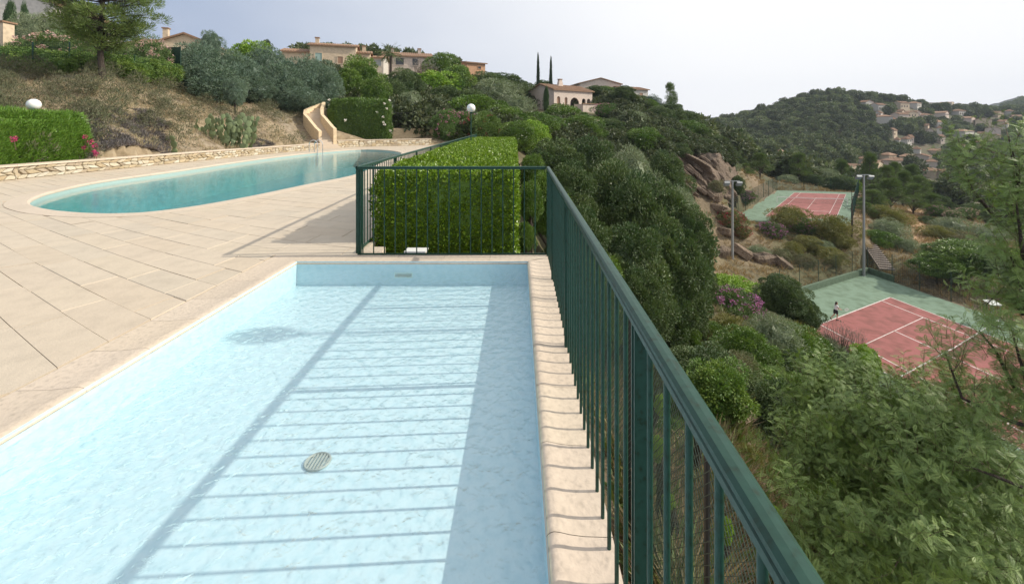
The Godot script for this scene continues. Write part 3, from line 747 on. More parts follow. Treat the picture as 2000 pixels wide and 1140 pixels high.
func ground_cover() -> void:
	var bank := func():
		var u := rng.randf_range(-60, 700)
		var d := rng.randf_range(14.5, 46.0)
		var x := (u - U0) / F * d
		if x > -16.2 or (u > 585 and d < 44.0): return null
		return on_ground(x, d, -.02)
	scatter("dry_grass", "straw coloured dry grass tufts all over the bank above the stone wall", "grass", tuft(401, 16, Color(.36, .295, .195), .30, .016, .7), M.dry, 4600, 411, bank, .6, 1.3)
	scatter("bank_scrub", "small grey green scrub clumps dotted over the dry bank", "scrub", crown(402, {"n": 420, "L": .3, "W": .05, "c": Color(.15, .145, .09), "c2": Color(.11, .12, .06), "clumps": 12, "clump": .4, "up": .6, "core": false}), M.dry, 430, 412, func():
		var p = bank.call()
		if p == null or p.y < 1.6 and rng.randf() < .5: return null
		return p, .2, .62)
	scatter("withered_cover", "grey purple withered ground cover on the lower bank", "ground cover", tuft(403, 26, Color(.175, .155, .155), .17, .02, 1.8), M.dry, 2600, 413, func():
		var d := rng.randf_range(16.5, 30.0)
		var u := rng.randf_range(165, 330) if d < 25 else rng.randf_range(490, 590)
		var x := (u - U0) / F * d
		if x > -16.2 or nz.get_noise_2d(x * 20, d * 20) < -.15: return null
		var y := ground(x, d)
		if y > 2.6: return null
		return Vector3(x, y - .02, -d), .7, 1.4)
	var slope := func():
		var u := rng.randf_range(1090, 1700)
		var d := exp(rng.randf_range(log(2.2), log(36.0)))
		var x := (u - U0) / F * d
		if x < .95: return null
		return on_ground(x, d, -.02)
	scatter("slope_grass", "dry straw and weeds covering the slope below the railing", "grass", tuft(404, 22, Color(.30, .235, .13), .32, .012, .9), M.dry, 5200, 414, slope, .5, 1.2)
	scatter("slope_litter", "brown dead twigs and litter lying on the slope", "litter", tuft(405, 20, Color(.17, .115, .07), .4, .014, 3.0), M.dry, 4200, 415, slope, .4, 1.1)
	scatter("slope_weeds", "small olive green weeds scattered on the slope", "weeds", tuft(406, 26, Color(.13, .165, .05), .24, .035, 1.2), M.leaf, 4200, 416, slope, .5, 1.3)
	scatter("terrace_grass", "dry grass on the terraces round the courts", "grass", tuft(407, 18, Color(.36, .25, .13), .5, .03, .8), M.dry, 5000, 417, func():
		var u := rng.randf_range(1380, 2050)
		var d := rng.randf_range(36.0, 105.0)
		var x := (u - U0) / F * d
		for c in [CN, CF]:
			var q := court_st(c, x, d)
			if q.x > c.ext[0] - .5 and q.x < c.ext[1] + .5 and q.y > c.ext[2] - .5 and q.y < c.ext[3] + .5: return null
		return on_ground(x, d, -.03), .7, 1.6)
	# the woods on the far hill, on the valley sides and behind the ridge: one mass
	for v in 3:
		scatter("woodland", "dark green wood covering the far hill and the valley floor", "woods", K.far[v], M.leaf, [3000, 3400, 1900][v], 420 + v, func():
			var u := rng.randf_range(1330, 2250)
			var d := sqrt(rng.randf_range(115.0 * 115.0, 600.0 * 600.0))
			var x := (u - U0) / F * d
			if nz.get_noise_2d(x * 1.5, d * 1.5) < -.30: return null
			var p := on_ground(x, d, -.4)
			var sc := F / d
			for q in clear:      # gardens and views kept open before the villas
				if absf(q.x - u) < q.z * .5 + 3.2 * sc and d < q.w + 12.0 and V0 - (p.y - CAMH) * sc > q.y - 26.0 and V0 - (p.y + 7.0 - CAMH) * sc < q.y - 3.0: return null
			return p, 2.0, 4.6)
	scatter("ridge_wood", "small trees along the crest behind the ridge houses", "woods", K.far[0], M.leaf, 500, 430, func():
		var u := rng.randf_range(560, 1300)
		var d := rng.randf_range(100.0, 175.0)
		return on_ground((u - U0) / F * d, d, -.3), 1.2, 2.6)
	scatter("understorey", "low green undergrowth on the slopes between the trees", "undergrowth", K.far[1], M.leaf, 1400, 431, func():
		var u := rng.randf_range(620, 1420)
		var d := rng.randf_range(47.0, 105.0)
		if u > 1010 and d < 60: d += 10
		if u > 1300 and d < 72: return null
		if u > 1000 and u < 1200 and d > 70 and d < 100: return null
		if u > 560 and u < 940 and d > 72: return null
		return on_ground((u - U0) / F * d, d, -.2), .6, 1.7)
	scatter("far_wood", "trees on the hazy second hill", "woods", K.far[2], M.leaf, 700, 432, func():
		var u := rng.randf_range(1900, 2400)
		var d := rng.randf_range(600.0, 870.0)
		return on_ground((u - U0) / F * d, d, -.5), 3.0, 5.5)

# clipped hedge between two lines: ring of (x, z) corners, leaves on top and sides
func hedge(called: String, label: String, corners: PackedVector2Array, y0: float, y1: float, L: float, W: float, per_m2: float, c: Color, c2: Color, round_ := 0.12, flower := 0, fc := Color.WHITE, up := 0.25, lump := .09) -> Node3D:
	var o := thing(called, label, "hedge")
	var b := MB.new()
	rng.seed = 500 + int(absf(corners[0].x * 10.0)) + int(y1 * 10)
	var core := MB.new()
	core.col = c
	var inn := Geometry2D.offset_polygon(corners, -L * 1.2)
	core.prism(inn[0], y0, y1 - L * 1.3)
	ob("branches", core, M.leaf, o)
	var n := corners.size()
	var cen := Vector2.ZERO
	for q in corners: cen += q / n
	var put := func(p: Vector3, nn: Vector3, f: float):
		p += nn * (nz.get_noise_3d(p.x * 14, p.y * 14, p.z * 14) * .06 + nz.get_noise_3d(p.x * 60 * .09 / lump, p.y * 60 * .09 / lump, p.z * 60 * .09 / lump) * lump - rng.randf() * maxf(L * .9, lump * .7))
		var dir := (nn + rdir() * .85 + Vector3.UP * up).normalized()
		leaf(b, p, dir, L * rng.randf_range(.65, 1.25) * f, W * rng.randf_range(.7, 1.2) * f, vary(c.lerp(c2, rng.randf()), .2))
	for k in n:
		var a := corners[k]; var e := corners[(k + 1) % n]
		var len_ := a.distance_to(e)
		var nn2 := Vector2((e - a).y, -(e - a).x).normalized()
		if nn2.dot((a + e) * .5 - cen) < 0: nn2 = -nn2
		for j in int(len_ * (y1 - y0) * per_m2 * 1.15):
			var t := rng.randf()
			var p2 := a.lerp(e, t)
			var depth := -p2.y
			var keep := clampf(9.0 / maxf(depth, 1.0), .12, 1.0) if corners.size() and len_ > 8.0 else 1.0
			if rng.randf() > keep: continue
			var y := lerpf(y0, y1, rng.randf())
			var q := p2 - nn2 * (maxf(0.0, y - (y1 - round_)) * .6)
			put.call(Vector3(q.x, y, q.y), Vector3(nn2.x, .1, nn2.y), 1.0 / sqrt(keep))
	var bb := Rect2(corners[0], Vector2.ZERO)
	for q in corners: bb = bb.expand(q)
	for j in int(bb.size.x * bb.size.y * per_m2 * 1.1):
		var q := Vector2(rng.randf_range(bb.position.x, bb.end.x), rng.randf_range(bb.position.y, bb.end.y))
		var keep := clampf(10.0 / maxf(-q.y, 1.0), .12, 1.0) if bb.size.y > 8.0 else 1.0
		if rng.randf() > keep or not Geometry2D.is_point_in_polygon(q, corners): continue
		var dm := 1e9
		for k in n: dm = minf(dm, q.distance_to(Geometry2D.get_closest_point_to_segment(q, corners[k], corners[(k + 1) % n])))
		put.call(Vector3(q.x, y1 - maxf(0.0, round_ - dm / .6), q.y), Vector3.UP, 1.0 / sqrt(keep))
	ob("foliage", b, M.glossy_leaf, o)
	if flower > 0:
		for j in flower:
			var k := rng.randi_range(0, n - 1)
			var a := corners[k]; var e := corners[(k + 1) % n]
			var p2 := a.lerp(e, rng.randf()) * 1.0
			var out := (p2 - cen).normalized() * .12
			var f := MB.new()
			var pc := Vector3(p2.x + out.x, lerpf(y0 + .3, y1 + .05, rng.randf()), p2.y + out.y)
			for w in 22: leaf(f, pc + rdir() * .07, (Vector3(out.x, .3, out.y).normalized() + rdir()).normalized(), .13, .10, vary(fc, .15))
			ob("flower", f, M.petal, o)
	return o

# ---------------------------------------------------------------- terrace and pools
const KX0 := -2.58        # paddling pool: x of its left and right wall, distance of its end wall
const KX1 := 0.11
const KD := 5.27
const FLOOR := -0.26
const WATER := -0.045
func rail_x(d: float) -> float: return -2.02 - 0.053 * (d - 5.6)
func V2(p: Vector3) -> Vector2: return Vector2(p.x, p.z)
func gp(list: Array, y := 0.0) -> PackedVector2Array:
	var q := PackedVector2Array()
	for a in list: q.append(V2(G(a[0], a[1], y)))
	return q
func smooth_ring(q: PackedVector2Array, steps: int) -> PackedVector2Array:
	var out := PackedVector2Array()
	var n := q.size()
	for k in n:
		for j in steps:
			out.append(q[k].cubic_interpolate(q[(k + 1) % n], q[(k - 1 + n) % n], q[(k + 2) % n], float(j) / steps))
	return out
func warp(x: float, z: float) -> Vector2:      # the slabs fan out round the terrace corner
	var r := sqrt(x * x + z * z)
	return Vector2(r * atan2(x, z), -r)

func build_terrace() -> void:
	var pool := smooth_ring(gp([[54, 396], [66, 386], [105, 373], [200, 353], [350, 332.5], [460, 316.5], [560, 303.5], [640, 295.5], [705, 291.5], [755, 293], [783, 298], [772, 306], [742, 319], [696, 340], [595, 361], [490, 383], [385, 402], [297, 413.5], [235, 417], [175, 416.5], [110, 411.5], [70, 404]]), 5)
	var ring := Geometry2D.offset_polygon(pool, 0.36, Geometry2D.JOIN_ROUND)[0]
	# deck outline
	var deck := PackedVector2Array([Vector2(-3.02, -0.2), Vector2(-3.02, -5.6), Vector2(-1.72, -5.6), Vector2(-1.72, -5.72), Vector2(rail_x(5.72) + .07, -5.73), Vector2(rail_x(46) + .07, -46)])
	deck.append_array(PackedVector2Array([Vector2(-9.0, -46), Vector2(-13.4, -41), Vector2(-16.6, -37.6), Vector2(-15.9, -33), Vector2(-15.9, -9), Vector2(-15.5, -0.2)]))
	var base := MB.new()
	for q in Geometry2D.clip_polygons(deck, ring): pass
	var bed := MB.new()
	var o := Node3D.new()
	o.name = "pool_deck"
	add_child(o)
	struct(o, "pale sandstone paving laid round the large pool", "terrace")
	# bedding layer cut round the pool: two halves so that no hole is needed
	var mid := -11.0
	for half in [PackedVector2Array([Vector2(-30, 1), Vector2(mid, 1), Vector2(mid, -60), Vector2(-30, -60)]), PackedVector2Array([Vector2(mid, 1), Vector2(5, 1), Vector2(5, -60), Vector2(mid, -60)])]:
		for a in Geometry2D.intersect_polygons(deck, half):
			for c in Geometry2D.clip_polygons(a, Geometry2D.offset_polygon(pool, 0.1)[0]):
				if not Geometry2D.is_polygon_clockwise(c): bed.prism(c, -0.5, -0.012)
	ob("bedding", bed, M.mortar, o)
	var slabs := []
	rng.seed = 41
	var row := 0
	var z := 0.05
	while z < 50.0:
		var dz := 0.5
		var x := -40.0 + (0.4 if row % 2 else 0.0) + rng.randf_range(-.1, .1)
		while x < 0.5:
			var dx: float = [0.8, 0.8, 0.8, 0.55][rng.randi_range(0, 3)]
			var g := 0.003
			if absf(atan2(x, z)) < 1.5 and Vector2(x, z).length() < 50.0:
				var q := PackedVector2Array([warp(x + g, z + g), warp(x + dx * .5, z + g), warp(x + dx - g, z + g), warp(x + dx - g, z + dz - g), warp(x + dx * .5, z + dz - g), warp(x + g, z + dz - g)])
				var tone := rng.randf_range(.95, 1.03)
				var hue := rng.randf_range(-.015, .02)
				if rng.randf() < .02: tone = 1.1
				for a in Geometry2D.intersect_polygons(q, deck):
					var parts := Geometry2D.clip_polygons(a, ring)
					for c in parts:
						if Geometry2D.is_polygon_clockwise(c) and parts.size() > 1: continue
						var area := 0.0
						for k in c.size(): area += c[k].cross(c[(k + 1) % c.size()])
						if absf(area) > .02: slabs.append([c[0].length(), c, Color(tone + hue, tone, tone - hue), rng.randf_range(-.003, .003)])
			x += dx
		z += dz
		row += 1
	slabs.sort_custom(func(a, b): return a[0] < b[0])
	var rest := MB.new()
	for k in slabs.size():
		var s: Array = slabs[k]
		if k < 300:
			var b := MB.new()
			b.col = s[2]
			b.prism(s[1], -0.03, s[3], 0.005)
			ob("paving_slab", b, M.deck_stone, o)
		else:
			rest.col = s[2]
			rest.prism(s[1], -0.03, s[3])
	ob("paving", rest, M.deck_stone, o).set_meta("kind", "stuff")
	# rounded coping stones round the large pool
	var lp := thing("swimming_pool", "large oval swimming pool with turquoise floor and pale rounded rim", "pool")
	var n := pool.size()
	var at := 0.0
	var k0 := 0
	for k in n:
		at += pool[k].distance_to(pool[(k + 1) % n])
		if at > 0.62 or k == n - 1:
			var b := MB.new()
			var t := rng.randf_range(.93, 1.04)
			b.col = Color(t, t, t * .99)
			for j in range(k0, k + 1):
				var a := pool[j]; var e := pool[(j + 1) % n]
				var na := _out(pool, j); var ne := _out(pool, (j + 1) % n)
				if j == k: e = a.lerp(e, .985)
				var prof := [[-.02, -.05], [-.02, -.012], [.02, .012], [.10, .014], [.352, .004], [.352, -.04]]
				for w in prof.size() - 1:
					var p0: Array = prof[w]; var p1: Array = prof[w + 1]
					var A0: Vector2 = a + na * p0[0]; var A1: Vector2 = a + na * p1[0]
					var E0: Vector2 = e + ne * p0[0]; var E1: Vector2 = e + ne * p1[0]
					b.quad(Vector3(A0.x, p0[1], A0.y), Vector3(E0.x, p0[1], E0.y), Vector3(E1.x, p1[1], E1.y), Vector3(A1.x, p1[1], A1.y))
			ob("coping_stone", b, M.coping, lp)
			at = 0.0
			k0 = k + 1
	var wall := MB.new()
	var band := MB.new()
	for k in n:
		var a := pool[k]; var e := pool[(k + 1) % n]
		band.quad(Vector3(a.x, -.26, a.y), Vector3(e.x, -.26, e.y), Vector3(e.x, -.03, e.y), Vector3(a.x, -.03, a.y))
		wall.quad(Vector3(a.x, -1.3, a.y), Vector3(e.x, -1.3, e.y), Vector3(e.x, -.26, e.y), Vector3(a.x, -.26, a.y))
	wall.poly(pool, -1.3)
	ob("basin", wall, M.pool_floor, lp)
	ob("tile_band", band, M.pool_tile, lp)
	# skimmer slots in the far side
	for s in [[441, 320.5], [559, 304.5], [706, 293.0]]:
		var p := G(s[0], s[1], -.08)
		var b := MB.new()
		b.box(p + Vector3(.05, 0, .02), Vector3(.12, .1, .7 if s[0] < 600 else .3))
		ob("skimmer", b, M.dark_glass, lp)
	var wat := MB.new()
	wat.poly(pool, -.115)
	struct(ob("pool_water", wat, M.water_large), "still turquoise water of the large pool mirroring the bank", "water")
	# pool ladder
	var lad := thing("pool_ladder", "chrome grab rails of the ladder at the far pool edge", "ladder")
	for u in [608.0, 618.0]:
		var p := G(u, 297.5)
		var b := MB.new()
		var pts := []
		var rs := []
		for j in 13:
			var a := PI * j / 12.0
			pts.append(p + Vector3(.28 * -cos(a) + .12, .52 + .30 * sin(a), 0)); rs.append(.025)
		pts.push_front(p + Vector3(-.16, 0, 0)); rs.append(.025)
		pts.append(p + Vector3(.40, -.9, 0)); rs.append(.025)
		b.tube(pts, rs, 8)
		ob("handrail", b, M.chrome, lad)
	# --- paddling pool
	var kp := thing("paddling_pool", "rectangular paddling pool with pale blue floor behind the green railing", "pool")
	var bas := MB.new()
	var z1 := 1.8
	bas.quad(Vector3(KX0, FLOOR, z1), Vector3(KX1, FLOOR, z1), Vector3(KX1, FLOOR, -KD), Vector3(KX0, FLOOR, -KD))
	bas.quad(Vector3(KX0, FLOOR, -KD), Vector3(KX1, FLOOR, -KD), Vector3(KX1, .02, -KD), Vector3(KX0, .02, -KD))
	bas.quad(Vector3(KX0, FLOOR, z1), Vector3(KX0, FLOOR, -KD), Vector3(KX0, .02, -KD), Vector3(KX0, .02, z1))
	bas.quad(Vector3(KX1, FLOOR, -KD), Vector3(KX1, FLOOR, z1), Vector3(KX1, .02, z1), Vector3(KX1, .02, -KD))
	bas.quad(Vector3(KX1, FLOOR, z1), Vector3(KX0, FLOOR, z1), Vector3(KX0, .02, z1), Vector3(KX1, .02, z1))
	ob("basin", bas, M.liner, kp)
	var sk := MB.new()
	var sp := P(788, 530, KD)
	sk.box(Vector3(sp.x, -.115, -KD + .006), Vector3(.21, .008, .014)); sk.box(Vector3(sp.x, -.165, -KD + .006), Vector3(.21, .008, .014))
	sk.box(Vector3(sp.x - .101, -.14, -KD + .006), Vector3(.008, .042, .014)); sk.box(Vector3(sp.x + .101, -.14, -KD + .006), Vector3(.008, .042, .014))
	ob("skimmer_frame", sk, M.tile_pale, kp)
	sk = MB.new()
	sk.box(Vector3(sp.x, -.14, -KD + .002), Vector3(.194, .042, .004))
	ob("skimmer_flap", sk, M.drain_metal, kp)
	var dr := MB.new()
	var dp := G(620, 903, FLOOR)
	for j in 7:
		var off := (j - 3) * .018
		var half := sqrt(maxf(.0, .063 * .063 - off * off))
		dr.box(dp + Vector3(off, .006, 0), Vector3(.009, .006, half * 2.0))
	var rp := []
	var rr := []
	for j in 25:
		rp.append(dp + Vector3(cos(TAU * j / 24.0) * .065, .006, sin(TAU * j / 24.0) * .065)); rr.append(.006)
	dr.tube(rp, rr, 6, false)
	ob("drain_grate", dr, M.drain_metal, kp)
	# coping: profile from the outer edge to the pool, each stone on its own
	var prof := [[.42, -.06], [.42, .0], [.34, .001], [.24, .003], [.15, .010], [.085, .019], [.045, .022], [.015, .016], [-.004, .002], [-.004, -.012], [.03, -.03]]
	var sides := [[Vector2(KX0, z1), Vector2(KX0, -KD), 1.0, 1], [Vector2(KX0, -KD), Vector2(KX1, -KD), .8, 2], [Vector2(KX1, -KD), Vector2(KX1, z1), .60, 3]]
	for s in sides:
		var a: Vector2 = s[0]; var e: Vector2 = s[1]
		var dir := (e - a).normalized()
		var nn := Vector2(dir.y, -dir.x)
		var len_ := a.distance_to(e)
		var t := 0.0
		while t < len_ - .05:
			var step: float = [.5, .48, .52][rng.randi_range(0, 2)] if s[3] != 2 else .56
			var t1 := minf(t + step, len_)
			if len_ - t1 < .2: t1 = len_
			var b := MB.new()
			var tone := rng.randf_range(.94, 1.03)
			b.col = Color(tone, tone * rng.randf_range(.985, 1.0), tone * rng.randf_range(.96, 1.0))
			var nmv := PackedVector3Array()
			var ta := t + .0014
			var tb := t1 - .0014
			for w in prof.size() - 1:
				var o0: float = prof[w][0] * (s[2] if prof[w][0] > 0 else 1.0); var o1: float = prof[w + 1][0] * (s[2] if prof[w + 1][0] > 0 else 1.0)
				var m0a := (o0 if s[3] != 1 else 0.0); var m1a := (o1 if s[3] != 1 else 0.0)
				var wa0 := ta; var wa1 := ta; var wb0 := tb; var wb1 := tb
				if t == 0.0 and s[3] != 1: wa0 = -o0; wa1 = -o1
				if t1 == len_ and s[3] != 3: wb0 = len_ + o0; wb1 = len_ + o1
				var pa0 := a + dir * wa0 + nn * o0; var pa1 := a + dir * wa1 + nn * o1
				var pb0 := a + dir * wb0 + nn * o0; var pb1 := a + dir * wb1 + nn * o1
				b.quad(Vector3(pa0.x, prof[w][1], pa0.y), Vector3(pa1.x, prof[w + 1][1], pa1.y), Vector3(pb1.x, prof[w + 1][1], pb1.y), Vector3(pb0.x, prof[w][1], pb0.y))
			# smooth across the profile
			nmv.resize(b.v.size())
			for w in prof.size() - 1:
				for side in 2:
					var wi := w + side
					var lo := maxi(wi - 1, 0); var hi := mini(wi + 1, prof.size() - 1)
					if wi <= 1 and w == 0: lo = 0; hi = 1
					if wi == 1 and w == 1: lo = 1; hi = 2
					var tx: float = (prof[hi][0] - prof[lo][0]) * s[2]; var ty: float = prof[hi][1] - prof[lo][1]
					var nv := Vector3(nn.x * ty, -tx, nn.y * ty).normalized()
					if side == 0: nmv[w * 4] = nv; nmv[w * 4 + 3] = nv
					else: nmv[w * 4 + 1] = nv; nmv[w * 4 + 2] = nv
			mi("coping_stone", b.mesh(nmv), M.coping, kp)
			t = t1
	var bedk := MB.new()
	bedk.box(Vector3(KX0 - .20, -.25, (z1 - KD) * .5), Vector3(.36, .46, z1 + KD))
	bedk.box(Vector3(KX1 + .125, -.6, (z1 - KD) * .5), Vector3(.22, 1.16, z1 + KD))
	bedk.box(Vector3((KX0 + KX1) * .5, -.5, -KD - .16), Vector3(KX1 - KX0 + .5, .95, .28))
	ob("surround", bedk, M.mortar, kp)
	wat = MB.new()
	wat.quad(Vector3(KX0, WATER, z1), Vector3(KX1, WATER, z1), Vector3(KX1, WATER, -KD), Vector3(KX0, WATER, -KD))
	struct(ob("paddling_pool_water", wat, M.water_small), "shallow rippled clear water of the paddling pool", "water")
	var lid := thing("skimmer_lid", "white plastic lid lying behind the end of the paddling pool", "lid", Vector3(-1.3, 0, -5.78))
	var lb := MB.new()
	lb.box(Vector3(0, .012, 0), Vector3(.27, .02, .19)); 
	ob("plate", lb, M.white_plastic, lid)
	lb = MB.new()
	lb.box(Vector3(0, -.4, .02), Vector3(.24, .8, .15))
	ob("housing", lb, M.mortar, lid)
	# deck edge block beside the corner post
	var blk := MB.new()
	blk.prism(PackedVector2Array([Vector2(-2.0, -5.74), Vector2(-1.72, -5.74), Vector2(-1.76, -6.0), Vector2(-2.03, -6.0)]), -.9, .004, .01)
	tag(ob("end_block", blk, M.coping), "pale stone block ending the deck beside the railing corner post", "block")
func _out(q: PackedVector2Array, k: int) -> Vector2:
	var n := q.size()
	var t := (q[(k + 1) % n] - q[(k - 1 + n) % n]).normalized()
	var nn := Vector2(t.y, -t.x)
	return nn if not Geometry2D.is_point_in_polygon(q[k] + nn * .05, q) else -nn

# ---------------------------------------------------------------- railings
func rail_run(o: Node3D, a: Vector3, e: Vector3, posts: Array, spacing := .134, y0 := -.1, h0 := 1.08, h1 := 1.08) -> void:
	var len_ := a.distance_to(e)
	var dir := (e - a).normalized()
	var side := dir.cross(Vector3.UP).normalized()
	# moulded handrail
	var prof := [Vector2(-.021, -.018), Vector2(-.021, -.004), Vector2(-.017, -.001), Vector2(-.0205, .003), Vector2(-.0195, .011), Vector2(-.012, .0165), Vector2(0, .018), Vector2(.012, .0165), Vector2(.0195, .011), Vector2(.0205, .003), Vector2(.017, -.001), Vector2(.021, -.004), Vector2(.021, -.018)]
	var b := MB.new()
	for k in prof.size():
		var p: Vector2 = prof[k]; var q: Vector2 = prof[(k + 1) % prof.size()]
		var ua := Vector3(0, h0, 0); var ue := Vector3(0, h1, 0)
		b.quad(a + ua + side * p.x + Vector3(0, p.y, 0), a + ua + side * q.x + Vector3(0, q.y, 0), e + ue + side * q.x + Vector3(0, q.y, 0), e + ue + side * p.x + Vector3(0, p.y, 0))
	ob("handrail", b, M.green_paint, o)
	var bb := MB.new()
	bb.bar(a + Vector3(0, y0 + .02, 0), e + Vector3(0, y0 + .02, 0), .012, .035)
	ob("bottom_rail", bb, M.green_paint, o)
	var bal := MB.new()
	bal.tube([Vector3(0, -1.063, 0), Vector3(0, .0, 0)], [.0075, .0075], 10, false)
	var bm := bal.mesh(_round_normals(bal))
	var t := spacing * .5
	while t < len_ - .02:
		var skip := false
		for p in posts: skip = skip or absf(p - t) < .035
		if not skip:
			var m := mi("baluster", bm, M.green_paint, o)
			var top := lerpf(h0, h1, t / len_) - .016
			m.position = a + dir * t + Vector3(0, top, 0)
			m.scale.y = (top - y0) / 1.063
		t += spacing
	for p in posts:
		var pb := MB.new()
		var ph: float = lerpf(h0, h1, p / len_) - .017
		for s in [-.014, .014]:
			pb.box(Vector3(0, (y0 + ph) * .5, 0) + dir * s, Vector3(.036, ph - y0, .008), Basis(side, Vector3.UP, dir))
		pb.box(Vector3(0, (y0 + ph) * .5, 0), Vector3(.010, ph - y0, .030), Basis(side, Vector3.UP, dir))
		var m := ob("post", pb, M.green_paint, o)
		m.position = a + dir * p
func _round_normals(b: MB) -> PackedVector3Array:
	var n := PackedVector3Array()
	for p in b.v: n.append(Vector3(p.x, 0, p.z).normalized())
	return n

func build_railings() -> void:
	var xr := .37
	var o := thing("pool_railing", "dark green metal railing along the drop beside the paddling pool", "railing")
	rail_run(o, Vector3(xr - .045 - .0125, 0, 1.6), Vector3(xr, 0, -5.6), [2.85, 4.85, 6.3, 7.17], .134, -.16, 1.012, 1.082)
	o = thing("end_railing", "dark green metal railing across the end of the paddling pool", "railing")
	rail_run(o, Vector3(-2.0, 0, -5.63), Vector3(xr - .03, 0, -5.63), [.03], .134, -.02)
	o = thing("deck_railing", "dark green metal railing running along the deck edge beside the clipped hedge", "railing")
	rail_run(o, Vector3(rail_x(5.68), 0, -5.68), Vector3(rail_x(45.5), 0, -45.5), [.03, 2.2, 4.4, 6.6, 8.8, 11.0, 13.2, 15.4, 17.6, 19.8, 24, 28, 32, 36, 39.7], .134, .0)
	# wire mesh fence below, on iron posts
	o = thing("wire_fence", "dark wire mesh fence on thin posts below the green railing", "fence")
	var x := .86
	for d in [-.6, .7, 2.06, 3.5, 4.9, 6.4]:
		var b := MB.new()
		b.tube([Vector3(x, ground(x, d) - .3, -d), Vector3(x, .24, -d)], [.014, .014], 8)
		ob("post", b, M.dark_iron, o)
	var w := MB.new()
	var y0 := -1.25
	var y1 := .2
	var c := .052
	var dd := -.6
	var hh := y1 - y0
	while dd < 6.4:
		for s in [1.0, -1.0]:
			var p0 := Vector3(x + .016 * s, y0, -dd)
			var p1 := Vector3(x + .016 * s, y1, -(dd + s * hh))
			var za := clampf(-p1.z, -.6, 6.4)
			if absf(-p1.z - za) > .001:
				var f := (za - dd) / (-p1.z - dd) if absf(-p1.z - dd) > .001 else 0.0
				p1 = p0.lerp(p1, f)
			if p0.distance_to(p1) > .05: w.bar(p0, p1, .0026, .0026)
		dd += c
	for s in [0.0, 1.0]:
		var yy := 0.0
		while yy < hh:
			var d0 := -.6 if s == 0.0 else 6.4
			var run := minf(hh - yy, 7.0)
			w.bar(Vector3(x + (.016 if s == 0.0 else -.016), y0 + yy, -d0), Vector3(x + (.016 if s == 0.0 else -.016), y0 + yy + run, -(d0 + (run if s == 0.0 else -run))), .0026, .0026)
			yy += c
	w.bar(Vector3(x, y1, .6), Vector3(x, y1, -6.4), .004, .004)
	ob("wire_mesh", w, M.green_wire, o).set_meta("kind", "stuff")

# ---------------------------------------------------------------- walls, stairs
func stone_face(o: Node3D, a: Vector3, e: Vector3, h: float, cell: Vector2, each: bool, sd: int, out: Vector3) -> void:
	rng.seed = sd
	var len_ := a.distance_to(e)
	var dir := (e - a).normalized()
	var nx := int(len_ / cell.x)
	var ny := maxi(2, int(round(h / cell.y)))
	var pts := []
	for j in ny + 1:
		var r := []
		for k in nx + 2:
			var px := (k + (.5 if j % 2 else 0.0)) * len_ / nx + (rng.randf_range(-.34, .34) * cell.x)
			var py := h * j / ny + (rng.randf_range(-.32, .32) * cell.y if j > 0 and j < ny else 0.0)
			r.append(Vector2(clampf(px, 0, len_), py))
		pts.append(r)
	var pal := [Color(.56, .48, .34), Color(.62, .55, .42), Color(.50, .40, .26), Color(.66, .61, .50), Color(.55, .45, .30), Color(.46, .38, .28)]
	var all := MB.new()
	for j in ny:
		for k in nx + 1:
			var q := PackedVector2Array([pts[j][k], pts[j][k + 1], pts[j + 1][k + 1], pts[j + 1][k]])
			if Geometry2D.triangulate_polygon(q).size() < 6: continue
			# cut the corners so that the stones are irregular
			var q2 := PackedVector2Array()
			for w in 4:
				var p := q[w]
				var cutp := rng.randf_range(.12, .3)
				if rng.randf() < .75:
					q2.append(p.lerp(q[(w + 3) % 4], cutp)); q2.append(p.lerp(q[(w + 1) % 4], cutp))
				else: q2.append(p)
			var ins := Geometry2D.offset_polygon(q2, -.009)
			if ins.is_empty() or ins[0].size() < 3: continue
			var s: PackedVector2Array = ins[0]
			var cen := Vector2.ZERO
			for p in s: cen += p / s.size()
			var b := MB.new() if each else all
			var cc: Color = pal[rng.randi_range(0, 5)]
			var f := rng.randf_range(.9, 1.1)
			b.col = Color(cc.r * f, cc.g * f, cc.b * f)
			var pr := rng.randf_range(.03, .065)
			var to := func(p: Vector2, z: float) -> Vector3: return a + dir * p.x + Vector3(0, p.y, 0) + out * z
			for w in s.size():
				var p := s[w]; var n := s[(w + 1) % s.size()]
				var pi: Vector2 = p.lerp(cen, .16); var ni: Vector2 = n.lerp(cen, .16)
				b.quad(to.call(p, .0), to.call(n, .0), to.call(n, pr * .6), to.call(p, pr * .6))
				b.quad(to.call(p, pr * .6), to.call(n, pr * .6), to.call(ni, pr), to.call(pi, pr))
				b.tri(to.call(pi, pr), to.call(ni, pr), to.call(cen, pr * rng.randf_range(.95, 1.1)))
			if each: ob("stone", b, M.wall_stone, o)
	if not each: ob("stonework", all, M.wall_stone, o).set_meta("kind", "stuff")

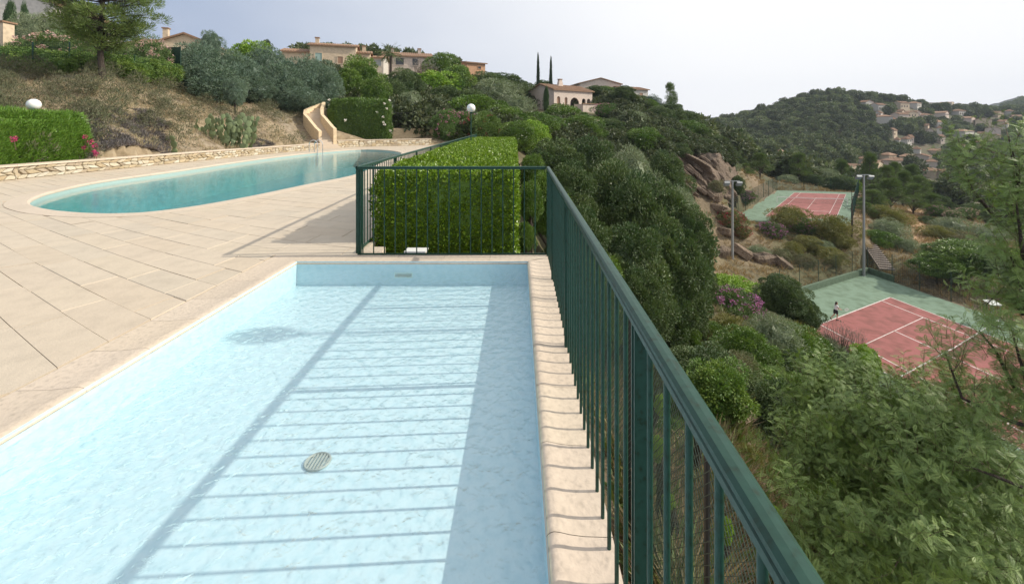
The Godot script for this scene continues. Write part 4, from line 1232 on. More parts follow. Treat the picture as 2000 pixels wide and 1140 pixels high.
func build_walls() -> void:
	# long low wall at the foot of the bank
	var o := thing("stone_wall", "low wall of honey coloured rubble stones at the foot of the dry bank", "wall")
	var line := [Vector3(-15.55, 0, -8.6), Vector3(-15.6, 0, -14), Vector3(-15.72, 0, -20), Vector3(-15.8, 0, -26), Vector3(-15.65, 0, -30), Vector3(-15.5, 0, -35.2)]
	for k in line.size() - 1:
		var a: Vector3 = line[k]; var e: Vector3 = line[k + 1]
		var dir := (e - a).normalized()
		var out := Vector3(-dir.z, 0, dir.x)
		if out.x < 0: out = -out
		var b := MB.new()
		b.bar(a - out * .16 + Vector3(0, .17, 0), e - out * .16 + Vector3(0, .17, 0), .3, .47)
		ob("core", b, M.wall_mortar, o)
		stone_face(o, a, e, .40, Vector2(.29, .13), k < 4, 61 + k, out)
		var t := 0.0
		var len_ := a.distance_to(e)
		while t < len_ - .05:
			var t1 := minf(t + rng.randf_range(.9, 1.1), len_)
			b = MB.new()
			var f := rng.randf_range(.95, 1.05)
			b.col = Color(f, f, f)
			b.bar(a + dir * (t + .004) - out * .12 + Vector3(0, .43, 0), a + dir * (t1 - .004) - out * .12 + Vector3(0, .43, 0), .42, .06)
			ob("cap_stone", b, M.coping, o)
			t = t1
	# wall at the far end
	o = thing("end_wall", "low rubble stone wall in shade at the far end of the pool", "wall")
	var fl := [G(657, 288.2), G(700, 286.5), G(760, 285.0), G(842, 283.0)]
	for k in 3:
		var a: Vector3 = fl[k]; var e: Vector3 = fl[k + 1]
		var dir := (e - a).normalized()
		var out := Vector3(-dir.z, 0, dir.x)
		var b := MB.new()
		b.bar(a - out * .16 + Vector3(0, .26, 0), e - out * .16 + Vector3(0, .26, 0), .3, .62)
		ob("core", b, M.wall_mortar, o)
		stone_face(o, a, e, .56, Vector2(.34, .19), false, 71 + k, out)
		b = MB.new()
		b.bar(a - out * .12 + Vector3(0, .60, 0), e - out * .12 + Vector3(0, .60, 0), .42, .06)
		ob("cap_stone", b, M.coping, o)
	# cream planter wall with an iron fence on it
	o = thing("cream_wall", "low cream rendered wall under the dark iron fence", "wall")
	var cb := MB.new()
	var ca := P(738, 268, 46); var ce := P(843, 268, 46)
	cb.bar(Vector3(ca.x, .95, -45.0), Vector3(ce.x, .95, -47.0), .25, 1.4)
	ob("panel", cb, M.cream_render, o)
	cb = MB.new()
	cb.box(Vector3(ca.x - .2, 1.0, -44.95), Vector3(.35, 1.5, .45))
	ob("pier", cb, M.cream_render, o)
	o = thing("iron_fence", "dark iron bar fence standing on the cream wall", "fence")
	var x := P(750, 0, 46).x
	var xe := P(850, 0, 46).x
	var x0 := x
	for y in [1.75, 3.2]:
		var b := MB.new()
		b.bar(Vector3(x, y, -45.3), Vector3(xe, y, -47.1), .04, .04)
		ob("rail", b, M.dark_iron, o)
	var bar := MB.new()
	bar.box(Vector3(0, 2.46, 0), Vector3(.025, 1.6, .025))
	var bm := bar.mesh()
	while x < xe:
		mi("bar", bm, M.dark_iron, o).position = Vector3(x, 0, -45.3 - 1.8 * (x - x0) / (xe - x0))
		x += .14
	# cream stairs curving up the bank
	o = thing("garden_stairs", "cream rendered stairs with solid parapets curving up from the pool", "stairs")
	var right := [[654, 251, 37.0], [648, 245, 37.6], [638, 233, 38.6], [629, 223, 39.6], [628, 212, 41.0], [632, 199, 42.6]]
	var left := [[625, 256, 36.9], [616, 247, 37.5], [604, 232, 38.6], [595, 222, 39.6], [596, 214, 40.6], [608, 208, 41.6], [630, 200, 43.0]]
	for side in [right, left]:
		var b := MB.new()
		var ps := []
		for a in side: ps.append(P(a[0], a[1], a[2]))
		for k in ps.size() - 1:
			var a: Vector3 = ps[k]; var e: Vector3 = ps[k + 1]
			var dir := Vector3(e.x - a.x, 0, e.z - a.z).normalized()
			var sd := Vector3(-dir.z, 0, dir.x) * .13
			var da := Vector3(0, 1.35 if k > 0 else a.y + .3, 0); var de := Vector3(0, 1.45, 0)
			e += dir * .06
			b.quad(a + sd, e + sd, e - sd, a - sd)
			b.quad(a + sd - da, e + sd - de, e + sd, a + sd)
			b.quad(a - sd, e - sd, e - sd - de, a - sd - da)
			b.quad(a - sd, a - sd - da, a + sd - da, a + sd)
			b.quad(e + sd, e + sd - de, e - sd - de, e - sd)
		ob("parapet", b, M.cream_render, o)
	var mid := [[640, 289, 36.6, 0.0], [636, 281, 37.1, .35], [627, 266, 37.9, 1.0], [617, 250, 38.9, 1.8], [611, 238, 40.0, 2.5], [615, 228, 41.2, 3.1], [630, 219, 42.6, 3.7]]
	var ns := 20
	for k in ns:
		var f := float(k) / ns * (mid.size() - 1)
		var i := mini(int(f), mid.size() - 2)
		var pa := P(mid[i][0], 252, mid[i][2]); var pe := P(mid[i + 1][0], 252, mid[i + 1][2])
		var p := pa.lerp(pe, f - i)
		var dir := Vector3(pe.x - pa.x, 0, pe.z - pa.z).normalized()
		var y: float = .17 + k * .175
		var b := MB.new()
		var wid := 1.15 if k > 1 else 1.9 - k * .3
		b.box(Vector3(p.x, y - .45, p.z), Vector3(wid, .9, .5), Basis(Vector3(-dir.z, 0, dir.x), Vector3.UP, -dir))
		ob("step", b, M.coping, o)

# ---------------------------------------------------------------- lamps, fences, cactus
func globe_lamp(at: Vector3, r: float, y_globe: float, label: String) -> void:
	var o := thing("globe_lamp", label, "lamp", at)
	var s := SphereMesh.new()
	s.radius = r
	s.height = r * 2
	var g := mi("globe", s, M.opal_globe, o)
	g.position.y = y_globe
	var b := MB.new()
	b.tube([Vector3(0, -.3, 0), Vector3(0, y_globe - r + .02, 0)], [.028, .024], 10, false)
	ob("post", b, M.green_paint, o)
	b = MB.new()
	b.tube([Vector3(0, y_globe - r - .06, 0), Vector3(0, y_globe - r + .025, 0)], [.05, .075], 12)
	ob("collar", b, M.green_paint, o)

func mesh_fence(called: String, label: String, pts: Array, h: float, step: float, wire: float, wr: float, m: Material, every_post := true) -> void:
	var o := thing(called, label, "fence")
	for k in pts.size() - 1:
		var a: Vector3 = pts[k]; var e: Vector3 = pts[k + 1]
		var n := maxi(1, int(round(a.distance_to(e) / step)))
		for j in n + (1 if k == pts.size() - 2 else 0):
			var p := a.lerp(e, float(j) / n)
			var b := MB.new()
			b.tube([p - Vector3(0, .4, 0), p + Vector3(0, h, 0)], [.035, .035], 7)
			ob("post", b, m, o)
		var w := MB.new()
		var nv := int(a.distance_to(e) / wire)
		for j in nv:
			var p := a.lerp(e, (j + .5) / nv)
			w.bar(p, p + Vector3(0, h, 0), wr, wr)
		var nh := int(h / wire)
		for j in nh + 1:
			var y := Vector3(0, h * j / nh, 0)
			w.bar(a + y, e + y, wr, wr)
		ob("wire_mesh", w, m, o).set_meta("kind", "stuff")

func pad(b: MB, base: Vector3, dir: Vector3, face: Vector3, L: float, W: float) -> void:
	var x := dir.cross(face).normalized()
	var z := x.cross(dir).normalized()
	var rings := [[.0, .16, .35], [.15, .55, .8], [.4, .92, 1.0], [.65, 1.0, 1.0], [.85, .72, .85], [.97, .3, .5]]
	var prev := []
	for r in rings:
		var cur := []
		for s in 12:
			var a := TAU * s / 12
			cur.append(base + dir * L * r[0] + x * cos(a) * W * .5 * r[1] + z * sin(a) * W * .07 * r[2])
		if prev:
			for s in 12: b.quad(prev[s], prev[(s + 1) % 12], cur[(s + 1) % 12], cur[s])
		prev = cur
	for s in 12: b.tri(prev[s], prev[(s + 1) % 12], base + dir * L)
func cactus(at: Vector3, w: float, h: float, n: int, label: String, sd: int) -> void:
	var o := thing("prickly_pear", label, "cactus", at)
	rng.seed = sd
	for k in n:
		var p := Vector3(rng.randf_range(-.5, .5) * w * .75, 0, rng.randf_range(-.4, .4))
		var lean := Vector3(p.x * .5 + rng.randf_range(-.2, .2), 1, rng.randf_range(-.25, .35)).normalized()
		var lv := 0
		while p.y < h * .86 and lv < 7:
			var L := rng.randf_range(.34, .46)
			var b := MB.new()
			var f := rng.randf_range(.85, 1.15)
			b.col = Color(.21 * f, .27 * f, .13 * f)
			pad(b, p, lean, (Vector3(rng.randf_range(-.8, .8), .1, 1)).normalized(), L, L * rng.randf_range(.62, .78))
			ob("pad", b, M.cactus_skin, o)
			if rng.randf() < .6:
				b = MB.new()
				b.col = Color(.23 * f, .29 * f, .14 * f)
				var sd2 := (lean + Vector3(rng.randf_range(-1, 1), .2, rng.randf_range(-.3, .5))).normalized()
				pad(b, p + lean * L * .8, sd2, (Vector3(rng.randf_range(-.8, .8), .1, 1)).normalized(), L * .85, L * .6)
				ob("pad", b, M.cactus_skin, o)
			p += lean * L * .93
			lean = (lean + Vector3(rng.randf_range(-.35, .35), .3, rng.randf_range(-.25, .3))).normalized()
			lv += 1

func build_left() -> void:
	globe_lamp(Vector3(P(65, 0, 16.2).x, .4, -16.2), .2, yv(204, 16.2) - .4, "white globe lamp rising out of the oleander hedge on the bank")
	globe_lamp(Vector3(P(920, 0, 21).x, -.6, -21), .2, yv(211, 21) + .6, "white globe lamp on a green post by the deck railing")
	globe_lamp(Vector3(5.4, ground(5.4, 4.46), -4.46), .17, 4.88 - ground(5.4, 4.46), "tall globe lamp added out of view to cast a shadow on the paddling pool floor")  # unseen lamp, added only for the round shadow of its globe
	cactus(Vector3(P(452, 0, 26.5).x, ground(P(452, 0, 26.5).x, 26.5) - .1, -26.5), 2.9, 1.75, 26, "big grey green prickly pear clump on the dry bank", 81)
	cactus(Vector3(P(341, 0, 21.5).x, ground(P(341, 0, 21.5).x, 21.5) - .1, -21.5), .3, .6, 2, "small prickly pear with a few pads on the withered bank", 82)
	hedge("oleander_hedge", "bright green oleander hedge behind the low stone wall", PackedVector2Array([Vector2(-19.2, -13.9), Vector2(-16.1, -13.9), Vector2(-16.05, -16.3), Vector2(-16.3, -17.3), Vector2(-19.2, -17.3)]), .35, 2.12, .17, .026, 900, Color(.095, .19, .022), Color(.15, .27, .035), .7, 0, Color.WHITE, .8, .2)
	var fb := MB.new()
	rng.seed = 91
	var oh := thing("oleander_sprig", "magenta flower heads at the end of the bright green hedge", "flowers")
	for f in [[165, 268], [163, 287], [184, 285], [183, 296], [187, 300], [176, 276], [25, 271]]:
		fb = MB.new()
		var c := P(f[0], f[1], 16.6 if f[0] > 100 else 14.0)
		for w in 26: leaf(fb, c + rdir() * .06, rdir(), .06, .045, vary(Color(.42, .03, .13), .25))
		ob("flower", fb, M.petal, oh)
		fb = MB.new()
		fb.tube([c, c + Vector3(-.25, -.35, -.3)], [.008, .012], 5, false)
		ob("stem", fb, M.twig, oh)
	hedge("flowering_hedge", "tall dark green oleander hedge dotted with white flowers beside the stairs", PackedVector2Array([Vector2(P(640, 0, 41).x, -41.5), Vector2(P(755, 0, 42.5).x, -43.0), Vector2(P(765, 0, 47).x, -47), Vector2(P(650, 0, 46).x, -46)]), .5, 4.35, .26, .05, 260, Color(.07, .135, .028), Color(.13, .21, .04), .5, 34, Color(.75, .72, .66), .6, .45)
	hedge("clipped_hedge", "long flat topped clipped green hedge between deck railing and slope", PackedVector2Array([Vector2(-2.0, -6.3), Vector2(-.03, -6.3), Vector2(-.2, -28.5), Vector2(-2.95, -28.5), Vector2(rail_x(17) + .12, -17)]), -1.0, .99, .055, .036, 1700, Color(.105, .19, .012), Color(.22, .33, .022), .1, 0, Color.WHITE, .1)
	# boundary fence on the bank and dark screens
	var pts := []
	for a in [[-60, 27.6], [63, 27.6], [135, 27.6], [205, 28], [262, 29], [330, 33]]:
		var x: float = (a[0] - U0) / F * a[1]
		pts.append(on_ground(x, a[1]))
	mesh_fence("boundary_fence", "green mesh fence with dark posts along the top of the dry bank", pts, 1.85, 3.0, .12, .006, M.green_paint)
	for s in [[318, 352, 92, 128, 34.0, "dark green screen panel at the end of the boundary fence"], [632, 647, 164, 193, 47.0, "dark green screen panel at the head of the stairs"]]:
		var o := thing("screen_panel", s[5], "screen", Vector3(P((s[0] + s[1]) * .5, 0, s[4]).x, 0, -s[4]))
		var wd: float = (s[1] - s[0]) / F * s[4]
		var b := MB.new()
		b.box(Vector3(0, (yv(s[2], s[4]) + yv(s[3], s[4])) * .5, 0), Vector3(wd, yv(s[2], s[4]) - yv(s[3], s[4]), .03))
		ob("panel", b, M.green_wire, o)
		for e in [-.5, .5]:
			b = MB.new()
			b.box(Vector3(wd * e, yv(s[2], s[4]) - 1.8, .03), Vector3(.08, 3.7, .08))
			ob("post", b, M.green_wire, o)
	# pine on the bank
	var px := P(198, 0, 26.0).x
	var g := ground(px, 26.0)
	var o := thing("pine_tree", "tall pine with a bare trunk on the dry bank above the pool", "tree", Vector3(px, g, -26))
	var tb := MB.new()
	tb.tube([Vector3(.1, -.4, 0), Vector3(-.05, .9, 0), Vector3(-.1, 2.0, 0), Vector3(.0, 3.5, 0), Vector3(.1, 5.2, 0), Vector3(.2, 7.0, 0)], [.19, .15, .14, .12, .09, .05], 9)
	ob("trunk", tb, M.bark, o)
	rng.seed = 95
	var nb := MB.new()
	var lb := MB.new()
	for q in 170:
		var y := rng.randf_range(1.7, 7.2)
		var a := rng.randf() * TAU
		var rad: float = 2.6 * sin(clampf((y - .9) / 6.6, 0, 1) * PI) * rng.randf_range(.35, 1.0)
		if y > 3.0 and y < 4.4 and cos(a) > .3: rad *= 1.25
		var ce := Vector3(cos(a) * rad, y + rng.randf_range(-.1, .4), sin(a) * rad)
		lb.tube([Vector3(0, y - .2, 0), ce * .5 + Vector3(0, (y - .2) * .5, 0) + rdir() * .12, ce], [.045, .03, .015], 5, false)
		var tone := Color(.09, .14, .03).lerp(Color(.18, .245, .055), rng.randf())
		for k in 280:
			var dd := rdir()
			var p := ce + dd * Vector3(.52, .30, .52) * sqrt(rng.randf())
			leaf(nb, p, (dd + Vector3(0, .7, 0)).normalized(), .22, .03, vary(tone, .2))
	ob("crown", nb, M.leaf, o)
	ob("limb", lb, M.bark, o)

# ---------------------------------------------------------------- houses
func roof_parts(o: Node3D, w: float, dp: float, h: float, rise: float, along_x: bool, hip: bool) -> void:
	var b := MB.new()
	var ov := .4
	var W := w * .5 + ov
	var D := dp * .5 + ov
	var th := .18
	var k := rise / (D - ov if along_x else W - ov) * ov
	var e0 := h - k
	var ra: Vector3; var rb: Vector3
	if along_x:
		var ins := minf(W * .8, D) if hip else 0.0
		ra = Vector3(-W + ins, h + rise, 0); rb = Vector3(W - ins, h + rise, 0)
	else:
		var ins := minf(D * .8, W) if hip else 0.0
		ra = Vector3(0, h + rise, D - ins); rb = Vector3(0, h + rise, -D + ins)
	var c := [Vector3(-W, e0, D), Vector3(W, e0, D), Vector3(W, e0, -D), Vector3(-W, e0, -D)]
	var up := Vector3(0, th, 0)
	var planes := []
	if along_x: planes = [[c[0], c[1], rb, ra], [c[2], c[3], ra, rb], [c[1], c[2], rb], [c[3], c[0], ra]]
	else: planes = [[c[1], c[2], rb, ra], [c[3], c[0], ra, rb], [c[0], c[1], ra], [c[2], c[3], rb]]
	for p in planes:
		if p.size() == 4:
			b.quad(p[0] + up, p[1] + up, p[2] + up, p[3] + up)
			b.quad(p[3], p[2], p[1], p[0])
			b.quad(p[0], p[1], p[1] + up, p[0] + up)
			if not hip:
				b.quad(p[1], p[2], p[2] + up, p[1] + up); b.quad(p[3], p[0], p[0] + up, p[3] + up)
			# rows of round tiles
			var n := int(p[0].distance_to(p[1]) / .42)
			for j in n:
				var f := (j + .5) / n
				var t0: Vector3 = p[0].lerp(p[1], f); var t1: Vector3 = p[3].lerp(p[2], f)
				if hip:
					# run straight up the slope until the hip
					var mid: Vector3 = (p[0] + p[1]) * .5
					var top: Vector3 = (p[2] + p[3]) * .5
					var off: Vector3 = t0 - mid
					var half: float = p[0].distance_to(p[1]) * .5
					var rl: float = p[3].distance_to(p[2]) * .5
					var lim := clampf((half - off.length()) / maxf(half - rl, .01), 0.0, 1.0)
					t1 = t0 + (top - mid) * lim
				if t0.distance_to(t1) > .3: b.bar(t0 + up * 1.1, t1 + up * 1.1, .2, .1)
		elif hip:
			b.tri(p[0] + up, p[1] + up, p[2] + up)
			b.quad(p[0], p[1], p[1] + up, p[0] + up)
	ob("roof", b, M.roof_tile, o)
func house(called: String, label: String, group: String, at: Vector3, yaw: float, w: float, dp: float, h: float, rise: float, wall: Material, along_x := true, hip := false, wins := [], chimney := []) -> Node3D:
	var o := thing(called, label, "house", at, yaw, group)
	var b := MB.new()
	b.box(Vector3(0, h * .5 - 2.0, 0), Vector3(w, h + 4.0, dp))
	if not hip:
		if along_x:
			for s in [-1, 1]:
				b.tri(Vector3(w * .5 * s, h, dp * .5 * s), Vector3(w * .5 * s, h, -dp * .5 * s), Vector3(w * .5 * s, h + rise, 0))
		else:
			for s in [-1, 1]:
				b.tri(Vector3(-w * .5 * s, h, dp * .5 * s), Vector3(w * .5 * s, h, dp * .5 * s), Vector3(0, h + rise, dp * .5 * s))
	ob("wall", b, wall, o)
	roof_parts(o, w, dp, h, rise, along_x, hip)
	for q in wins:     # [face, across, sill height, width, height, material]
		var f: String = q[0]
		var bs := Basis.IDENTITY
		var p := Vector3(q[1], q[2] + q[4] * .5, dp * .5)
		if f == "r": bs = Basis(Vector3.UP, PI * .5); p = Vector3(w * .5, q[2] + q[4] * .5, -q[1])
		if f == "l": bs = Basis(Vector3.UP, -PI * .5); p = Vector3(-w * .5, q[2] + q[4] * .5, q[1])
		var fr := MB.new()
		for e in [[0, q[4] * .5 + .05, q[3] + .2, .1], [0, -q[4] * .5 - .05, q[3] + .3, .1], [-q[3] * .5 - .05, 0, .1, q[4]], [q[3] * .5 + .05, 0, .1, q[4]]]:
			fr.box(bs * Vector3(e[0], e[1], .05), Vector3(e[2], e[3], .1), bs)
		var wi := ob("window", fr, wall, o)
		wi.position = p
		var pn := MB.new()
		pn.box(bs * Vector3(0, 0, .015), Vector3(q[3], q[4], .03), bs)
		ob("pane", pn, q[5], wi)
	for c in chimney:
		b = MB.new()
		b.box(Vector3(c[0], h + rise * .5 + .4, c[1]), Vector3(.6, rise + .9, .6))
		var ch := ob("chimney", b, wall, o)
		b = MB.new()
		b.box(Vector3(c[0], h + rise + .92, c[1]), Vector3(.8, .14, .8))
		ob("chimney_cap", b, M.roof_tile, ch)
	return o
func hat(u: float, v: float, d: float) -> Vector3: return P(u, v, d)

func build_houses() -> void:
	var G_: Material = M.dark_glass
	# gabled house, upper left
	house("gabled_house", "pale rendered house with a wide gable above the pine", "", P(82, 90, 52), .25, 9.5, 12, 3.6, 2.4, M.white_render, false, false, [["f", -2.4, 1.0, 1.0, 1.3, M.shutter]])
	var gp_ := thing("gate_pier", "pale rendered gate pier beside the boundary fence", "pier", P(9, 108, 31))
	var gb := MB.new()
	gb.box(Vector3(0, .6, 0), Vector3(.5, 3.2, .7))
	ob("shaft", gb, M.ochre_render, gp_)
	gb = MB.new()
	gb.box(Vector3(0, 2.25, 0), Vector3(.7, .1, .95))
	ob("cap", gb, M.roof_tile, gp_)
	# chimney house behind the wattles
	house("tiled_house", "low cream house with a tall chimney behind the wattles", "", P(385, 122, 64), .3, 7.5, 9, 1.6, 1.5, M.ochre_render, false, false, [], [[-2.6, 3.0]])
	house("tiled_house", "long low tiled roof showing behind the pale pink oleander", "", P(318, 112, 68), .1, 6, 7, 1.2, 1.3, M.ochre_render, true)
	# big house on the ridge
	house("ridge_house", "cream two storey house with shallow tiled roof on the ridge", "", P(655, 136, 82), .28, 7.4, 8, 3.6, .9, M.ochre_render, true, false, [["f", -2.3, .4, 1.1, 1.9, M.pale_shutter], ["f", 1.2, .6, .8, 1.2, M.shutter]], [[-2.9, 1.0]])
	house("ridge_house", "lower cream wing at the left of the ridge house", "", P(592, 136, 81), .28, 5.6, 7, 2.6, .9, M.ochre_render, true, false, [["f", 1.2, .6, .8, 1.0, M.shutter]])
	house("ridge_house", "lower cream wing at the right of the ridge house", "", P(700, 134, 84), .28, 4.2, 7, 2.3, .8, M.ochre_render, true, false, [["f", .3, .4, .9, 1.2, M.shutter]], [[1.0, 1.0]])
	house("ridge_house", "small glazed house front beside the palm", "", P(733, 134, 88), .1, 4.0, 5, 1.7, .6, M.white_render, true, false, [["f", -.8, .2, 1.4, 1.2, M.bright_glass], ["f", .9, .2, 1.4, 1.2, M.bright_glass]])
	house("ridge_house", "pinkish house with tiled roof behind the palm", "", P(795, 134, 96), .25, 9.5, 8, 2.0, 1.2, M.pink_render, true, false, [["f", -1.5, .2, 1.6, 1.4, G_], ["f", 1.6, .2, 1.2, 1.4, G_]], [[-3, 0], [2.5, 1]])
	house("ridge_house", "orange two storey house end showing above the trees", "", P(914, 158, 100), .55, 4.4, 8, 3.4, .6, M.orange_render, true, false, [["f", .8, 1.0, 1.2, .7, M.shutter], ["f", .8, 2.3, .7, .5, G_]])
	house("ridge_house", "grey gabled house above and behind the villa", "", P(1160, 192, 128), .2, 12.0, 10, 3.6, 1.5, M.pink_render, false, false, [])
	house("ridge_house", "house end with tiled eave behind the dark villa trees", "", P(1225, 196, 122), .4, 7.5, 8, 2.6, .9, M.white_render, true, false, [["f", 1.5, .8, 1, 1, M.shutter]])
	# palm
	var px := P(762, 0, 76)
	var g := ground(px.x, 76)
	var o := thing("palm_tree", "feathery palm in front of the ridge houses", "tree", Vector3(px.x, g, -76))
	var top := yv(106, 76) - g
	var b := MB.new()
	b.tube([Vector3(0, -.3, 0), Vector3(.1, top, 0)], [.25, .2], 8)
	ob("trunk", b, M.bark, o)
	rng.seed = 111
	for k in 34:
		var dr := rdir(); dr.y = absf(dr.y) * 1.1 - .1
		dr = dr.normalized()
		b = MB.new()
		var p := Vector3(.1, top, 0)
		var dir := dr
		for j in 8:
			var n := p + dir * .3
			for s in [-1, 1]:
				for q in 2:
					leaf(b, p.lerp(n, q * .5), (dir.cross(Vector3.UP).normalized() * s + dir * .6 + Vector3(0, -.25, 0)).normalized(), .55, .06, vary(Color(.09, .13, .04), .2))
			p = n
			dir = (dir + Vector3(0, -.16, 0)).normalized()
		ob("frond", b, M.leaf, o)
	# --- the villa with arches: its corner points at the pool terrace
	var d := 95.0
	var vb := yv(232, d)
	var v := thing("arched_villa", "pale villa with three arches and shuttered windows below the tall cypresses", "house", Vector3(P(1082, 0, d).x, vb, -d), .62)
	# local: corner at the origin, sunny facade along +x (facing +z), gable wall along -z (facing -x)
	var wall := CSGCombiner3D.new()
	wall.name = "wall"
	v.add_child(wall)
	var add := func(c: Vector3, s: Vector3, sub := false):
		var x := CSGBox3D.new()
		x.name = "block"
		x.size = s
		x.position = c
		x.operation = CSGShape3D.OPERATION_SUBTRACTION if sub else CSGShape3D.OPERATION_UNION
		x.material = M.pink_render
		wall.add_child(x, true)
	var arch := func(x: float, aw: float, y0: float, h: float, z0: float, z1: float):
		add.call(Vector3(x, y0 + (h - aw * .5) * .5, (z0 + z1) * .5), Vector3(aw, h - aw * .5, absf(z1 - z0)), true)
		var c := CSGCylinder3D.new()
		c.name = "arch"
		c.radius = aw * .5
		c.height = absf(z1 - z0)
		c.sides = 20
		c.rotation.x = PI * .5
		c.position = Vector3(x, y0 + h - aw * .5, (z0 + z1) * .5)
		c.operation = CSGShape3D.OPERATION_SUBTRACTION
		c.material = M.pink_render
		wall.add_child(c, true)
	add.call(Vector3(5.6, 2.1, -4.5), Vector3(11.2, 8.2, 9.0))
	add.call(Vector3(7.9, 3.4, -1.5), Vector3(5.8, 3.3, 2.4), true)         # loggia hollow
	arch.call(5.9, 2.6, 2.0, 2.7, -.8, .4)
	arch.call(8.6, 1.1, 2.0, 2.6, -.8, .4)
	arch.call(10.1, 1.1, 2.0, 2.6, -.8, .4)
	arch.call(1.3, .95, 2.3, 2.5, -.35, .3)
	arch.call(3.4, .8, 2.9, 1.8, -.35, .3)
	add.call(Vector3(8.2, 1.0, 1.6), Vector3(5.4, 4.4, 2.8))                # terrace in front
	add.call(Vector3(8.2, 2.95, 1.45), Vector3(5.0, 1.2, 2.6), true)
	b = MB.new()
	b.tri(Vector3(0, 6.2, 0), Vector3(0, 7.6, -4.5), Vector3(0, 6.2, -9.0))
	b.tri(Vector3(11.2, 6.2, -9.0), Vector3(11.2, 7.6, -4.5), Vector3(11.2, 6.2, 0))
	ob("gable", b, M.pink_render, v)
	var rf := Node3D.new()
	rf.name = "roof_frame"
	v.add_child(rf)
	rf.position = Vector3(5.6, 0, -4.5)
	roof_parts(rf, 11.2, 9.0, 6.2, 1.4, true, false)
	for s in [[1.3, 2.3, .95, 2.5], [3.4, 2.9, .8, 1.8]]:
		b = MB.new()
		var q := PackedVector2Array()
		b.box(Vector3(s[0], s[1] + s[3] * .5, -.28), Vector3(s[2], s[3], .06))
		for j in 6: b.box(Vector3(s[0], s[1] + s[3] * (j + .5) / 6, -.24), Vector3(s[2] * .8, .06, .04))
		ob("shutter", b, M.shutter, v)
	b = MB.new()
	b.box(Vector3(8.2, 3.25, 2.95), Vector3(5.7, .16, .5))
	ob("terrace_cap", b, M.roof_tile, v)
	b = MB.new()
	b.box(Vector3(2.3, 2.35, .35), Vector3(4.2, .05, .05)); b.box(Vector3(2.3, 3.1, .35), Vector3(4.2, .05, .05))
	for j in 22: b.box(Vector3(.3 + j * .19, 2.7, .35), Vector3(.025, .8, .025))
	ob("balcony_rail", b, M.dark_iron, v)
	b = MB.new()
	b.box(Vector3(2.3, 2.2, .3), Vector3(4.4, .15, .6))
	ob("balcony_slab", b, M.pink_render, v)
	b = MB.new()
	var tp := [Vector3(-.9, 0, .4), Vector3(.9, 0, .4), Vector3(.9, 0, -.4), Vector3(-.9, 0, -.4)]
	var tq := [Vector3(-.35, 2.4, .3), Vector3(.35, 2.4, .3), Vector3(.35, 2.4, -.3), Vector3(-.35, 2.4, -.3)]
	for k in 4: b.quad(tp[k], tp[(k + 1) % 4], tq[(k + 1) % 4], tq[k])
	b.quad(tq[0], tq[1], tq[2], tq[3])
	var ch := ob("chimney", b, M.pink_render, v)
	ch.position = Vector3(4.6, 6.4, -3.4)
	b = MB.new()
	b.box(Vector3(0, 2.5, 0), Vector3(.95, .14, .85))
	ob("chimney_cap", b, M.roof_tile, ch)
	# --- villas on the far hill and in the valley
	var wl := [M.white_render, M.pink_render, M.ochre_render]
	var far := [[1692, 210, 400, 20], [1716, 216, 398, 22], [1728, 240, 385, 34], [1758, 236, 388, 24], [1775, 230, 392, 24], [1805, 232, 395, 26], [1838, 228, 398, 26], [1760, 212, 425, 22], [1785, 210, 430, 24], [1826, 206, 438, 26], [1850, 206, 440, 24], [1872, 226, 420, 20], [1890, 240, 410, 24], [1920, 244, 405, 30], [1878, 268, 372, 34], [1940, 262, 385, 28], [1948, 228, 470, 16], [1972, 224, 480, 14], [1986, 236, 470, 16], [1945, 276, 378, 20]]
	var hr := RandomNumberGenerator.new()
	hr.seed = 12
	for j in 22: far.append([hr.randf_range(1700, 1995), hr.randf_range(222, 300), 380, hr.randf_range(9, 17)])
	rng.seed = 121
	var kk := 0
	for a in far:
		a[2] = hit(a[0], a[1], 220.0)
		var w: float = a[3] / F * a[2]
		clear.append(Vector4(a[0], a[1], a[3], a[2]))
		var wins := []
		for j in int(w / 3.0): wins.append(["f", -w * .5 + 1.6 + j * 3.0, 1.3, 1.2, 1.5, G_])
		kk += 1
		house("hill_villa", "small pale villa with tiled roof among the woods of the far hill", "villas on the far hill", P(a[0], a[1], a[2]), rng.randf_range(.2, .9), w, w * .75, rng.randf_range(3.2, 5.6), 1.6, wl[kk % 3] if a[0] > 1728 else M.white_render, kk % 2 == 0, kk % 3 == 0, wins)
	var low := [[1705, 332, 250, 34], [1748, 325, 265, 36], [1772, 316, 275, 30], [1800, 312, 285, 38], [1735, 312, 290, 24], [1820, 325, 270, 24], [1665, 340, 240, 26], [1690, 318, 285, 24], [1815, 345, 225, 34], [1840, 350, 225, 22], [1525, 305, 300, 18], [1915, 385, 150, 26], [1830, 300, 310, 26]]
	for a in low:
		a[2] = hit(a[0], a[1], 140.0)
		var w: float = a[3] / F * a[2]
		clear.append(Vector4(a[0], a[1], a[3], a[2]))
		var wins := []
		for j in int(w / 2.6): wins.append(["f", -w * .5 + 1.3 + j * 2.6, 1.2, 1.1, 1.4, G_ if j % 2 else M.shutter])
		kk += 1
		house("valley_villa", "pinkish villa with low tiled roof in the wooded valley", "villas in the valley", P(a[0], a[1] + 2, a[2]), rng.randf_range(.2, 1.0), w, w * .7, rng.randf_range(2.8, 4.6), 1.3, [M.pink_render, M.ochre_render][kk % 2], kk % 2 == 0, kk % 3 != 1, wins)

